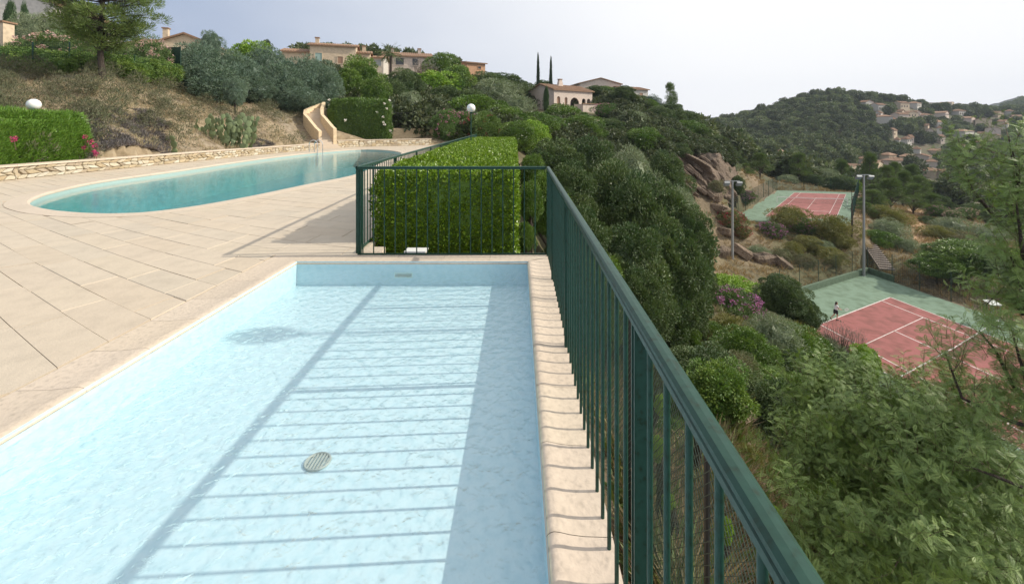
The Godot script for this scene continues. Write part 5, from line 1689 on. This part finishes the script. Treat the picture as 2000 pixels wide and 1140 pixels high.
# ---------------------------------------------------------------- tennis courts
func court(c: Dictionary, called: String, label: String) -> void:
	var o := Node3D.new()
	o.name = called
	add_child(o, true)
	struct(o, label, "tennis court")
	var e: Array = c.ext
	var sheet := func(s0: float, s1: float, t0: float, t1: float, y: float, called2: String, m: Material, thick := 0.0):
		var b := MB.new()
		var q := PackedVector2Array([V2(court_pt(c, s0, t0)), V2(court_pt(c, s1, t0)), V2(court_pt(c, s1, t1)), V2(court_pt(c, s0, t1))])
		b.prism(q, c.y + y - maxf(thick, .004), c.y + y)
		ob(called2, b, m, o)
	sheet.call(e[0], e[1], e[2], e[3], 0.0, "green_surround", M.court_green, .3)
	sheet.call(0.0, 10.97, 0.0, 23.77, .012, "red_surface", M.court_red)
	var W := .075
	for l in [[0, 10.97, 0, 2 * W], [0, 10.97, 23.77 - 2 * W, 23.77], [0, W, 0, 23.77], [10.97 - W, 10.97, 0, 23.77], [1.37, 1.37 + W, 0, 23.77], [9.6 - W, 9.6, 0, 23.77], [1.37, 9.6, 5.485, 5.485 + 1.4 * W], [1.37, 9.6, 18.285, 18.285 + 1.4 * W], [5.485 - W * .5, 5.485 + W * .5, 5.485, 18.285]]:
		sheet.call(l[0], l[1], l[2], l[3], .024, "painted_line", M.court_line)
	# slab joints in the green
func net(c: Dictionary, label: String) -> void:
	var o := thing("tennis_net", label, "net")
	var a := court_pt(c, -.9, 11.885); var e := court_pt(c, 11.9, 11.885)
	for p in [a, e]:
		var b := MB.new()
		b.tube([p - Vector3(0, .1, 0), p + Vector3(0, 1.1, 0)], [.05, .05], 8)
		ob("post", b, M.white_plastic, o)
	var n := 24
	var tape := MB.new()
	var strings := MB.new()
	for k in n:
		var f0 := float(k) / n; var f1 := float(k + 1) / n
		var y0 := 1.07 - .16 * (1.0 - absf(f0 - .5) * 2.0); var y1 := 1.07 - .16 * (1.0 - absf(f1 - .5) * 2.0)
		tape.bar(a.lerp(e, f0) + Vector3(0, y0, 0), a.lerp(e, f1) + Vector3(0, y1, 0), .03, .07)
		for j in 5:
			var f := lerpf(f0, f1, j / 5.0)
			strings.bar(a.lerp(e, f) + Vector3(0, .05, 0), a.lerp(e, f) + Vector3(0, lerpf(y0, y1, j / 5.0), 0), .006, .006)
		for j in 8:
			var y := .06 + j * .115
			strings.bar(a.lerp(e, f0) + Vector3(0, y, 0), a.lerp(e, f1) + Vector3(0, y, 0), .006, .006)
	ob("tape", tape, M.white_plastic, o)
	ob("netting", strings, M.green_wire, o).set_meta("kind", "stuff")

func floodlight(u: float, vtop: float, vbase: float, d: float, label: String, group: String) -> void:
	var y0 := yv(vbase, d)
	var y1 := yv(vtop, d)
	var o := thing("floodlight_mast", label, "floodlight", Vector3(P(u, 0, d).x, minf(y0, ground(P(u, 0, d).x, d)), -d), 0.0, group)
	var h := y1 - o.position.y
	var b := MB.new()
	b.tube([Vector3(0, -.3, 0), Vector3(0, h - .2, 0)], [.16, .11], 10)
	ob("mast", b, M.galvanised, o)
	b = MB.new()
	b.box(Vector3(0, h - .2, 0), Vector3(1.7, .09, .09))
	ob("crossarm", b, M.galvanised, o)
	for s in [-.72, .72]:
		b = MB.new()
		var bs := Basis(Vector3.RIGHT, .7)
		b.box(Vector3(s, h - .5, .12), Vector3(.62, .5, .22), bs)
		var l := ob("lamp_head", b, M.galvanised, o)
		b = MB.new()
		b.box(Vector3(s, h - .5, .12) + bs * Vector3(0, 0, .125), Vector3(.54, .42, .02), bs)
		ob("lens", b, M.bright_glass, l)

func build_courts() -> void:
	court(CN, "tennis_court", "red tennis court with green surround below the oak, with a player on it")
	court(CF, "tennis_court", "faded red tennis court with green surround below the rock face")
	net(CN, "white topped net on the near tennis court")
	net(CF, "white topped net on the far tennis court")
	var lab := "tall grey mast with two floodlight heads beside the courts"
	floodlight(1431, 350, 540, 52, lab, "floodlight masts")
	floodlight(1688, 338, 522, 54, lab, "floodlight masts")
	# low kerb wall and mesh fences
	var k := MB.new()
	for s in [[4.5, -7.2, 14.8, -7.2], [14.8, -7.2, 14.8, -3.0]]:
		var a := court_pt(CN, s[0], s[1]); var e := court_pt(CN, s[2], s[3])
		k.bar(a + Vector3(0, .2, 0), e + Vector3(0, .2, 0), .3, .9)
	tag(ob("kerb_wall", k, M.court_kerb), "low green kerb wall round the back corner of the near court", "wall")
	mesh_fence("court_fence", "wire mesh fence behind the baseline of the near court", [court_pt(CN, 2.0, -7.5), court_pt(CN, 15.0, -7.5), court_pt(CN, 15.0, 9.0)], 3.0, 3.4, .22, .008, M.green_wire)
	mesh_fence("court_fence", "tall green mesh fence round the far court", [court_pt(CF, -4.4, 27.2), court_pt(CF, -4.4, -2.8), court_pt(CF, 13.4, -2.8), court_pt(CF, 13.4, 27.2)], 3.0, 5.0, .3, .012, M.green_paint)
	# white board on legs by the net
	var p := court_pt(CN, 13.2, 10.6)
	var o := thing("score_table", "small white table standing by the net post of the near court", "table", p)
	var b := MB.new()
	b.box(Vector3(0, 1.9, 0), Vector3(.95, .06, .8), Basis(Vector3.RIGHT, .25))
	ob("top", b, M.white_plastic, o)
	for s in [[-.4, -.3], [.4, -.3], [-.4, .3], [.4, .3]]:
		b = MB.new()
		b.box(Vector3(s[0], .9, s[1]), Vector3(.05, 1.85, .05))
		ob("leg", b, M.galvanised, o)
	# timber steps up from the near court
	o = thing("timber_steps", "grey timber steps climbing the terrace beside the floodlight mast", "steps")
	for j in 12:
		var q := P(1733, 525, 53.5).lerp(P(1700, 478, 60), j / 11.0)
		b = MB.new()
		b.box(q, Vector3(1.5, .14, .5), Basis(Vector3.UP, -.4))
		ob("tread", b, M.timber, o)
	for s in [-.8, .8]:
		b = MB.new()
		b.bar(P(1733, 525, 53.5) + Vector3(s, -.1, 0), P(1700, 478, 60) + Vector3(s, -.1, 0), .08, .3)
		ob("stringer", b, M.timber, o)
	# dead tree before the far court
	var dp := P(1664, 0, 60)
	o = thing("dead_tree", "thin bare dead tree beside the floodlight mast", "tree", on_ground(dp.x, 60))
	rng.seed = 131
	b = MB.new()
	var h := yv(372, 60) - o.position.y
	b.tube([Vector3(0, -.2, 0), Vector3(.1, h * .5, 0), Vector3(0, h, 0)], [.13, .09, .02], 7)
	ob("trunk", b, M.bark, o)
	for j in 16:
		var y := rng.randf_range(.35, .95) * h
		var a := rng.randf() * TAU
		var L := (1.05 - y / h) * 3.2 + .4
		b = MB.new()
		var m := Vector3(cos(a) * L * .6, y + .1, sin(a) * L * .6)
		b.tube([Vector3(.05, y, 0), m, Vector3(cos(a) * L, y + rng.randf_range(-.3, .5), sin(a) * L)], [.03, .02, .008], 5, false)
		for w in 5:
			var r := rdir() * .6
			b.tube([m, m + r], [.012, .004], 4, false)
		ob("limb", b, M.bark, o)
	# rock face and rocks
	o = thing("rock_face", "tilted layers of bare brown rock above the far court", "rock")
	rng.seed = 141
	var rn := FastNoiseLite.new()
	rn.seed = 4
	rn.frequency = .11
	rn.fractal_type = FastNoiseLite.FRACTAL_RIDGED
	rn.fractal_octaves = 4
	b = MB.new()
	var nu := 76
	var nv := 56
	for q in nv + 1:
		for w in nu + 1:
			var fu := float(w) / nu; var fv := float(q) / nv
			var u := lerpf(1314, 1448, fu)
			var v := lerpf(290 + 14 * fu, 368 + 40 * fu, fv)
			var dd := hit(u, v, 45.0)
			var c := P(u, v, dd)
			var along := (c.x * .75 - c.y * .65); var across := (c.x * .65 + c.y * .75)
			var edge := smoothstep(0.0, .12, minf(minf(fu, 1.0 - fu), minf(fv, 1.0 - fv)))
			var n := rn.get_noise_3d(along * .22, across * 1.3, c.z * .25)
			var n2 := nz.get_noise_3d(along * 3.0, across * 12.0, c.z * 2.0)
			c += Vector3(-.25, .35, .9) * ((n * 2.0 + n2 * 2.4) * edge + lerpf(-1.2, .8, edge))
			var f := clampf(.95 + n2 * .5, .6, 1.25)
			b.col = Color(.235 * f, .185 * f, .145 * f)
			b.pt(c)
	for q in nv:
		for w in nu:
			var a := q * (nu + 1) + w
			b.i.append_array(PackedInt32Array([a, a + 1, a + nu + 1, a + 1, a + nu + 2, a + nu + 1]))
	ob("strata", b, M.rock, o)
	for j in 34:
		var fu := rng.randf(); var fv := rng.randf()
		var u := lerpf(1310, 1436, fu)
		var v := lerpf(290 + 18 * fu, 366 + 50 * fu, fv)
		b = MB.new()
		var f := rng.randf_range(.8, 1.15)
		b.col = Color(.235 * f, .185 * f, .145 * f)
		_rock(b, P(u, v, hit(u, v, 45.0) - .8), Vector3(rng.randf_range(1.4, 3.4), rng.randf_range(.4, .8), rng.randf_range(.8, 1.5)), Basis(Vector3(.2, .3, 1).normalized(), rng.randf_range(-1.05, -.6)))
		ob("rock", b, M.rock, o)
	var gl := "rocks lying on the slope and terraces"
	for a in [[1405, 428, 61, 2.2], [1418, 455, 58, 1.8], [1395, 405, 63, 2.4], [1450, 520, 54, 2.6], [1490, 525, 53.5, 2.4], [1530, 528, 53, 2.0], [1410, 530, 53, 2.0], [1405, 785, 9, .5], [1440, 800, 9, .55], [1385, 755, 9.5, .4], [1470, 845, 7.6, .4], [1330, 700, 11, .5], [1300, 625, 13, .6], [1500, 905, 6.5, .35], [1350, 680, 12.5, .6], [1395, 800, 8.2, .35]]:
		b = MB.new()
		var f := rng.randf_range(.8, 1.2)
		b.col = Color(.26 * f, .205 * f, .155 * f)
		var x: float = (a[0] - U0) / F * a[2]
		_rock(b, Vector3.ZERO, Vector3(a[3] * 1.3, a[3] * .6, a[3]), Basis(Vector3(.3, 1, .2).normalized(), rng.randf() * TAU))
		var r := ob("loose_rock", b, M.rock)
		tag(r, "angular brown rock half buried in the dry slope", "rock", gl)
		r.position = on_ground(x, a[2], a[3] * .12)
func _rock(b: MB, c: Vector3, s: Vector3, bs: Basis) -> void:
	var rings := 5
	var segs := 7
	var g := []
	for j in rings + 1:
		var r := []
		for k in segs:
			var la := PI * j / rings; var lo := TAU * k / segs
			var q := Vector3(sin(la) * cos(lo), cos(la), sin(la) * sin(lo))
			q = Vector3(signf(q.x) * pow(absf(q.x), .6), signf(q.y) * pow(absf(q.y), .5), signf(q.z) * pow(absf(q.z), .6))
			r.append(c + bs * (q * s * .5 * rng.randf_range(.78, 1.1)))
		g.append(r)
	for j in rings:
		for k in segs:
			b.quad(g[j][k], g[j][(k + 1) % segs], g[j + 1][(k + 1) % segs], g[j + 1][k])

# ---------------------------------------------------------------- the tennis player
func sdf_mesh(bones: Array, cell: float, k := .03) -> ArrayMesh:
	var lo := Vector3.ONE * 1e9
	var hi := -lo
	for q in bones:
		for e in [[q[0], q[2]], [q[1], q[3]]]:
			lo = lo.min(e[0] - Vector3.ONE * (e[1] + cell * 2)); hi = hi.max(e[0] + Vector3.ONE * (e[1] + cell * 2))
	var n := Vector3i(((hi - lo) / cell).ceil()) + Vector3i.ONE
	var f := PackedFloat32Array()
	f.resize(n.x * n.y * n.z)
	f.fill(1.0)
	for q in bones:
		var a: Vector3 = q[0]; var e: Vector3 = q[1]
		var ra: float = q[2]; var re: float = q[3]
		var m := maxf(ra, re) + cell * 2.5 + k
		var i0 := Vector3i(((a.min(e) - Vector3.ONE * m - lo) / cell).floor()).max(Vector3i.ZERO)
		var i1 := Vector3i(((a.max(e) + Vector3.ONE * m - lo) / cell).ceil()).min(n - Vector3i.ONE)
		var ab := e - a
		var l2 := maxf(ab.length_squared(), 1e-6)
		for z in range(i0.z, i1.z + 1):
			for y in range(i0.y, i1.y + 1):
				for x in range(i0.x, i1.x + 1):
					var p := lo + Vector3(x, y, z) * cell
					var t := clampf((p - a).dot(ab) / l2, 0, 1)
					var d := p.distance_to(a + ab * t) - lerpf(ra, re, t)
					var w := (z * n.y + y) * n.x + x
					var o := f[w]
					var h := maxf(k - absf(o - d), 0.0) / k
					f[w] = minf(o, d) - h * h * k * .25
	var id := {}
	var b := MB.new()
	var nm := PackedVector3Array()
	var off := [0, 1, n.x, n.x + 1, n.x * n.y, n.x * n.y + 1, n.x * n.y + n.x, n.x * n.y + n.x + 1]
	for z in n.z - 1:
		for y in n.y - 1:
			for x in n.x - 1:
				var w := (z * n.y + y) * n.x + x
				var mask := 0
				for q in 8:
					if f[w + off[q]] < 0: mask |= 1 << q
				if mask == 0 or mask == 255: continue
				var s := Vector3.ZERO
				var cnt := 0
				for q in 8:
					for ax in [1, 2, 4]:
						var r: int = q | ax
						if r == q: continue
						var A: float = f[w + off[q]]; var B: float = f[w + off[r]]
						if (A < 0) != (B < 0):
							var t := A / (A - B)
							var pa := Vector3(q & 1, (q >> 1) & 1, (q >> 2) & 1); var pb := Vector3(r & 1, (r >> 1) & 1, (r >> 2) & 1)
							s += pa.lerp(pb, t); cnt += 1
				id[w] = b.pt(lo + (Vector3(x, y, z) + s / cnt) * cell)
				nm.append(Vector3(f[w + 1] - f[w], f[w + n.x] - f[w], f[w + n.x * n.y] - f[w]).normalized())
	var st := [1, n.x, n.x * n.y]
	for w in id:
		for ax in 3:
			var u: int = st[(ax + 1) % 3]; var v: int = st[(ax + 2) % 3]
			var A := f[w]; var B := f[w + st[ax]]
			if (A < 0) == (B < 0): continue
			if not (id.has(w - u) and id.has(w - v) and id.has(w - u - v)): continue
			var q := [id[w], id[w - u], id[w - u - v], id[w - v]]
			if A < 0: b.i.append_array(PackedInt32Array([q[0], q[2], q[1], q[0], q[3], q[2]]))
			else: b.i.append_array(PackedInt32Array([q[0], q[1], q[2], q[0], q[2], q[3]]))
	return b.mesh(nm)

func build_player() -> void:
	var g := G(1633, 624.5, CN.y + .03)
	var o := thing("person", "tennis player in white top and black shorts stepping forward with a racket", "person", g, 0.0)
	# walking to the right (+x); right leg trails, left leg carries the weight
	var hip := Vector3(0, .86, 0)
	var hl := hip + Vector3(.02, -.04, .09); var hr := hip + Vector3(-.02, -.04, -.09)
	var kl := Vector3(.08, .47, .1); var al := Vector3(.03, .09, .1)
	var kr := Vector3(-.08, .46, -.09); var ar := Vector3(-.36, .17, -.1)
	var neck := Vector3(.06, 1.34, 0)
	var head := Vector3(.09, 1.52, 0)
	var sl := Vector3(.06, 1.30, .17); var sr := Vector3(.06, 1.30, -.17)
	var el := Vector3(.16, 1.05, .2); var wl := Vector3(.38, .98, .12)
	var er := Vector3(.17, 1.06, -.2); var wr := Vector3(.38, .99, -.03)
	var body := [[hip, Vector3(.03, 1.1, 0), .13, .115], [Vector3(.03, 1.1, .04), Vector3(.05, 1.26, .09), .10, .10], [Vector3(.03, 1.1, -.04), Vector3(.05, 1.26, -.09), .10, .10], [Vector3(.05, 1.28, 0), neck + Vector3(.01, .06, 0), .07, .05], [sl, sr, .055, .055], [sl, el, .046, .036], [el, wl, .036, .024], [sr, er, .046, .036], [er, wr, .036, .024], [hl, kl, .085, .052], [kl, al, .052, .034], [hr, kr, .085, .052], [kr, ar, .052, .034], [al + Vector3(-.03, -.045, 0), al + Vector3(.16, -.06, 0), .036, .028], [ar + Vector3(-.03, .0, 0), ar + Vector3(.05, -.13, 0), .036, .026], [head + Vector3(0, .03, 0), head + Vector3(.015, -.06, 0), .095, .07], [head + Vector3(.09, -.02, 0), head + Vector3(.108, -.025, 0), .014, .012]]
	for h in [[wl, .0], [wr, .0]]:
		var w: Vector3 = h[0]
		body.append([w, w + Vector3(.07, -.01, 0), .026, .03])
		for k in 4:
			var r := w + Vector3(.075, .012, (k - 1.5) * .018)
			body.append([r, r + Vector3(.035, -.025, 0), .010, .009]); body.append([r + Vector3(.035, -.025, 0), r + Vector3(.015, -.05, 0), .009, .008])
		body.append([w + Vector3(.03, .01, .025), w + Vector3(.07, .0, .045), .011, .009])
	mi("body", sdf_mesh(body, .018, .025), M.skin, o)
	mi("shirt", sdf_mesh([[hip + Vector3(.01, .1, 0), Vector3(.03, 1.12, 0), .142, .132], [Vector3(.03, 1.1, .04), Vector3(.05, 1.27, .09), .118, .115], [Vector3(.03, 1.1, -.04), Vector3(.05, 1.27, -.09), .118, .115], [sl, sl.lerp(el, .4), .072, .06], [sr, sr.lerp(er, .4), .072, .06]], .022, .04), M.white_cloth, o)
	mi("shorts", sdf_mesh([[hip + Vector3(0, .06, 0), hip, .148, .152], [hl, hl.lerp(kl, .5), .115, .1], [hr, hr.lerp(kr, .5), .115, .1]], .022, .04), M.black_cloth, o)
	mi("hair", sdf_mesh([[head + Vector3(-.02, .06, 0), head + Vector3(-.05, .0, 0), .095, .085], [head + Vector3(-.11, .02, 0), head + Vector3(-.14, -.06, 0), .04, .035], [head + Vector3(-.14, -.06, 0), head + Vector3(-.13, -.22, 0), .035, .015]], .018, .03), M.dark_hair, o)
	for a in [al, ar]:
		var s := sdf_mesh([[Vector3(-.035, -.05, 0), Vector3(.17, -.065, 0), .046, .036]], .018, .02)
		var m := mi("shoe", s, M.black_cloth, o)
		m.position = a
		if a == ar: m.rotation.z = -1.0
	var r := thing("tennis_racket", "white tennis racket held out in front by the player", "racket", g)
	var b := MB.new()
	var h0 := wl + Vector3(.06, -.01, -.05)
	var dir := Vector3(1, .02, .1).normalized()
	b.tube([h0 - dir * .05, h0 + dir * .30], [.017, .014], 8)
	ob("handle", b, M.black_cloth, r)
	b = MB.new()
	var ps := []
	var rs := []
	var cen := h0 + dir * .48
	for k in 25:
		ps.append(cen + dir * cos(TAU * k / 24.0) * .18 + Vector3(0, .94, .2).normalized() * sin(TAU * k / 24.0) * .13); rs.append(.013)
	b.tube(ps, rs, 6, false)
	ob("hoop", b, M.white_plastic, r)
	b = MB.new()
	for k in range(-4, 5):
		var y := k * .027
		var hx := .18 * sqrt(1.0 - pow(y / .13, 2))
		b.bar(cen + Vector3(0, .94, .2).normalized() * y - dir * hx, cen + Vector3(0, .94, .2).normalized() * y + dir * hx, .004, .004)
		var x := k * .038
		var hy := .13 * sqrt(1.0 - pow(x / .18, 2))
		b.bar(cen + dir * x - Vector3(0, .94, .2).normalized() * hy, cen + dir * x + Vector3(0, .94, .2).normalized() * hy, .004, .004)
	ob("strings", b, M.white_plastic, r)

# ---------------------------------------------------------------- feathery wattle in front, beyond the railing
func sprig(sd: int) -> Mesh:          # a twig with pinnate leaves, about 0.4 m long, growing along +y
	rng.seed = sd
	var b := MB.new()
	b.col = Color(.13, .10, .055)
	var tip := Vector3(.03, .36, .02)
	b.tube([Vector3.ZERO, Vector3(.02, .18, 0), tip], [.004, .003, .0012], 4, false)
	for k in 13:
		var t := .12 + .88 * k / 12.0
		var p := Vector3.ZERO.lerp(tip, t)
		var a := k * 2.4 + rng.randf_range(-.4, .4)
		var dir := Vector3(cos(a), rng.randf_range(.35, .9), sin(a)).normalized()
		var L := rng.randf_range(.14, .20) * (1.05 - t * .35)
		var side := dir.cross(Vector3.UP + rdir() * .3).normalized()
		var tone := Color(.10, .175, .045).lerp(Color(.24, .33, .09), rng.randf()).lerp(Color(.20, .27, .07), rng.randf() * .5)
		var q := p
		var dd := dir
		for j in 14:
			var n := q + dd * L / 14.0
			var wl := L * .27 * sin(PI * (j + 1.6) / 16.5)
			for s in [-1.0, 1.0]:
				var ld: Vector3 = (side * s + dd * .75).normalized()
				var c := vary(tone, .15)
				var w := q.lerp(n, .5)
				var kk := b.v.size()
				b.v.append(w); b.v.append(w + ld * wl * .5 + dd * .0040); b.v.append(w + ld * wl); b.v.append(w + ld * wl * .5 - dd * .0040)
				for z in 4: b.c.append(c)
				b.i.append_array(PackedInt32Array([kk, kk + 2, kk + 1, kk, kk + 3, kk + 2]))
			q = n
			dd = (dd + Vector3(0, -.045, 0)).normalized()
	return b.mesh()
func build_front_tree() -> void:
	var sp := [sprig(151), sprig(152), sprig(153)]
	# limbs: base of the tree lies lower right; each limb is a path of picture points with distances, sprigs grow along it
	var trees := [
		["feathery green wattle tree leaning up the slope below the railing", 4.6, [
			[[2150, 1250, 4.6], [1900, 1050, 4.5], [1760, 886, 4.6], [1650, 803, 4.8], [1570, 762, 5.0]],
			[[1900, 1050, 4.5], [1780, 1000, 4.2], [1660, 930, 4.2], [1560, 900, 4.4]],
			[[1900, 1050, 4.5], [1760, 1080, 4.0], [1650, 1060, 3.8], [1570, 1040, 3.8]],
			[[1780, 1000, 4.2], [1700, 1120, 3.6], [1620, 1150, 3.5]],
			[[1760, 886, 4.6], [1720, 810, 5.0], [1690, 765, 5.2], [1660, 752, 5.3]],
			[[1760, 886, 4.6], [1640, 866, 4.7], [1560, 831, 4.9]],
			[[1900, 1050, 4.5], [1850, 900, 4.4], [1800, 817, 4.7], [1760, 762, 5.0]],
			[[1850, 900, 4.4], [1740, 859, 4.2], [1660, 845, 4.3]],
			[[2150, 1250, 4.6], [1980, 1000, 3.9], [1920, 872, 4.0], [1870, 776, 4.3]],
			[[1980, 1000, 3.9], [1880, 960, 3.7], [1780, 930, 3.7]],
			[[2150, 1250, 4.6], [1950, 1130, 3.5], [1820, 1100, 3.4], [1720, 1060, 3.5]],
			[[1920, 872, 4.0], [1830, 852, 4.0], [1760, 824, 4.2]],
		]],
		["feathery wattle branches hanging in at the edge of the near court", 3.6, [
			[[2250, 1150, 4.0], [2080, 850, 3.8], [2010, 620, 3.7], [1985, 420, 3.7], [1975, 260, 3.8]],
			[[2010, 620, 3.7], [1960, 560, 3.8], [1930, 600, 3.9]],
			[[2080, 850, 3.8], [1990, 760, 3.7], [1940, 680, 3.8], [1905, 640, 3.9]],
			[[2080, 850, 3.8], [1970, 820, 3.6], [1890, 780, 3.7], [1840, 690, 3.9]],
			[[2010, 620, 3.7], [1985, 540, 3.6], [1965, 500, 3.6]],
			[[2250, 1150, 4.0], [2060, 980, 3.4], [1950, 930, 3.4], [1880, 900, 3.5]],
			[[1985, 420, 3.7], [1950, 440, 3.8], [1890, 370, 3.9], [1868, 300, 3.9]],
			[[1985, 420, 3.7], [1990, 340, 3.6], [1970, 300, 3.6]],
			[[2010, 620, 3.7], [2000, 480, 3.5], [1985, 400, 3.5]],
			[[2080, 850, 3.8], [2010, 760, 3.5], [1985, 640, 3.5]],
		]],
	]
	rng.seed = 161
	for t in trees:
		var root := P(t[2][0][0][0], t[2][0][0][1], t[2][0][0][2])
		var gy := ground(root.x, -root.z)
		var o := thing("wattle_tree", t[0], "tree", Vector3(root.x, gy, root.z))
		var org := o.position
		var tb := MB.new()
		tb.tube([Vector3(0, -.3, 0), Vector3(.05, (root.y - gy) * .6, 0), root - org], [.07, .055, .04], 8, false)
		ob("trunk", tb, M.bark, o)
		var places := [[], [], []]
		var which := 0
		for l in t[2]:
			var ps := []
			var rs := []
			for k in l.size():
				ps.append(P(l[k][0], l[k][1], l[k][2]) - org + rdir() * .03); rs.append(lerpf(.022, .005, float(k) / (l.size() - 1)))
			var lb := MB.new()
			lb.tube(ps, rs, 6, false)
			ob("limb", lb, M.bark, o)
			var sparse: bool = l[-1][0] == 1868
			for k in l.size() - 1:
				var a: Vector3 = ps[k]; var e: Vector3 = ps[k + 1]
				var n := int(a.distance_to(e) / ((.0056 if t[1] > 4.0 else .024) if not sparse else .015))
				if k == 0 and l[0][0] > 2100: n = n / 3
				if sparse and k < 2: n = n / 4
				for j in n:
					var p := a.lerp(e, (j + rng.randf()) / n)
					var out := (rdir() + (e - a).normalized() * .7 + Vector3(-.1, .45, .1)).normalized()
					var far := rng.randf()
					var q := p + out * far * ((.32 if t[1] > 4.0 else .17) if not sparse else .07)
					var s := rng.randf_range(.42, .74)
					var y := (out + rdir() * .5 + Vector3(0, .25, 0)).normalized()
					var x := y.cross(rdir()).normalized()
					places[which % 3].append(Transform3D(Basis(x * s, y * s, x.cross(y) * s), q))
					which += 1
					if far > .6 and rng.randf() < .08: 
						var tw := MB.new()
						tw.tube([p, q], [.005, .003], 4, false)
						ob("twig", tw, M.twig, o)
		for k in 3:
			var mm := MultiMesh.new()
			mm.transform_format = MultiMesh.TRANSFORM_3D
			mm.mesh = sp[k]
			mm.instance_count = places[k].size()
			for j in places[k].size(): mm.set_instance_transform(j, places[k][j])
			var mo := MultiMeshInstance3D.new()
			mo.name = "crown"
			mo.multimesh = mm
			mo.material_override = M.leaf
			o.add_child(mo, true)
			mo.set_meta("kind", "stuff")

# ---------------------------------------------------------------- sky
func sky_panorama() -> Texture2D:
	var w := 512
	var h := 256
	var im := Image.create(w, h, false, Image.FORMAT_RGBF)
	var n := FastNoiseLite.new()
	n.seed = 5
	n.frequency = 1.3
	n.fractal_octaves = 5
	var s := SUN
	for y in h:
		var el := PI * .5 - PI * (y + .5) / h
		for x in w:
			var az := TAU * (x + .5) / w
			var d := Vector3(sin(az) * cos(el), sin(el), -cos(az) * cos(el))
			var ang := rad_to_deg(acos(clampf(d.dot(s), -1, 1)))
			var hor := pow(1.0 - clampf(d.y, 0, 1), 2.2)
			var c := Color(.27, .37, .57).lerp(Color(.42, .51, .68), hor)
			var cl := clampf(n.get_noise_3d(d.x * 2.0, d.y * 5.0, d.z * 2.0) * .9 + .42, 0, 1)
			var near := smoothstep(124.0, 60.0, ang)
			var white := Color(1.1, 1.1, 1.1)
			c = c.lerp(Color(.85, .88, .94), cl * .4 * (.3 + near))
			c = c.lerp(white, pow(near, 1.3) * .96)
			im.set_pixel(x, y, c)
	return ImageTexture.create_from_image(im)

const SUN := Vector3(.829, .5565, -.05)
func _ready() -> void:
	# camera: level, lens shifted down so that uprights stay upright
	var cam := Camera3D.new()
	cam.name = "camera"
	add_child(cam)
	cam.position = Vector3(0, CAMH, 0)
	var near := .05
	cam.projection = Camera3D.PROJECTION_FRUSTUM
	cam.near = near
	cam.far = 9000.0
	cam.size = 2.0 * 570.0 / F * near
	cam.frustum_offset = Vector2((1000.0 - U0) / F, -(570.0 - V0) / F) * near
	cam.current = true
	# sky, air, sun, exposure
	var we := WorldEnvironment.new()
	we.name = "environment"
	var e := Environment.new()
	e.background_mode = Environment.BG_SKY
	var sky := Sky.new()
	var sm := PanoramaSkyMaterial.new()
	sm.panorama = sky_panorama()
	sky.sky_material = sm
	e.sky = sky
	e.tonemap_mode = Environment.TONE_MAPPER_LINEAR
	e.tonemap_exposure = 1.0
	e.sdfgi_enabled = true
	e.ssao_enabled = true
	e.ssil_enabled = true
	e.fog_enabled = true
	e.fog_density = .00016
	e.fog_light_color = Color(.86, .90, .97)
	we.environment = e
	add_child(we)
	var sun := DirectionalLight3D.new()
	sun.name = "sun"
	add_child(sun)
	sun.look_at_from_position(SUN * 10.0, Vector3.ZERO)
	sun.light_energy = 1.5
	sun.light_color = Color(1.0, .965, .90)
	sun.light_angular_distance = .5
	sun.shadow_enabled = true
	nz.seed = 9
	nz.frequency = .03
	nz.fractal_octaves = 4
	make_materials()
	terrain_columns()
	build_terrain()
	build_terrace()
	build_railings()
	build_walls()
	build_courts()
	species()
	build_houses()
	plant_all()
	slope_scrub()
	build_left()
	build_front_tree()
	ground_cover()
	build_player()
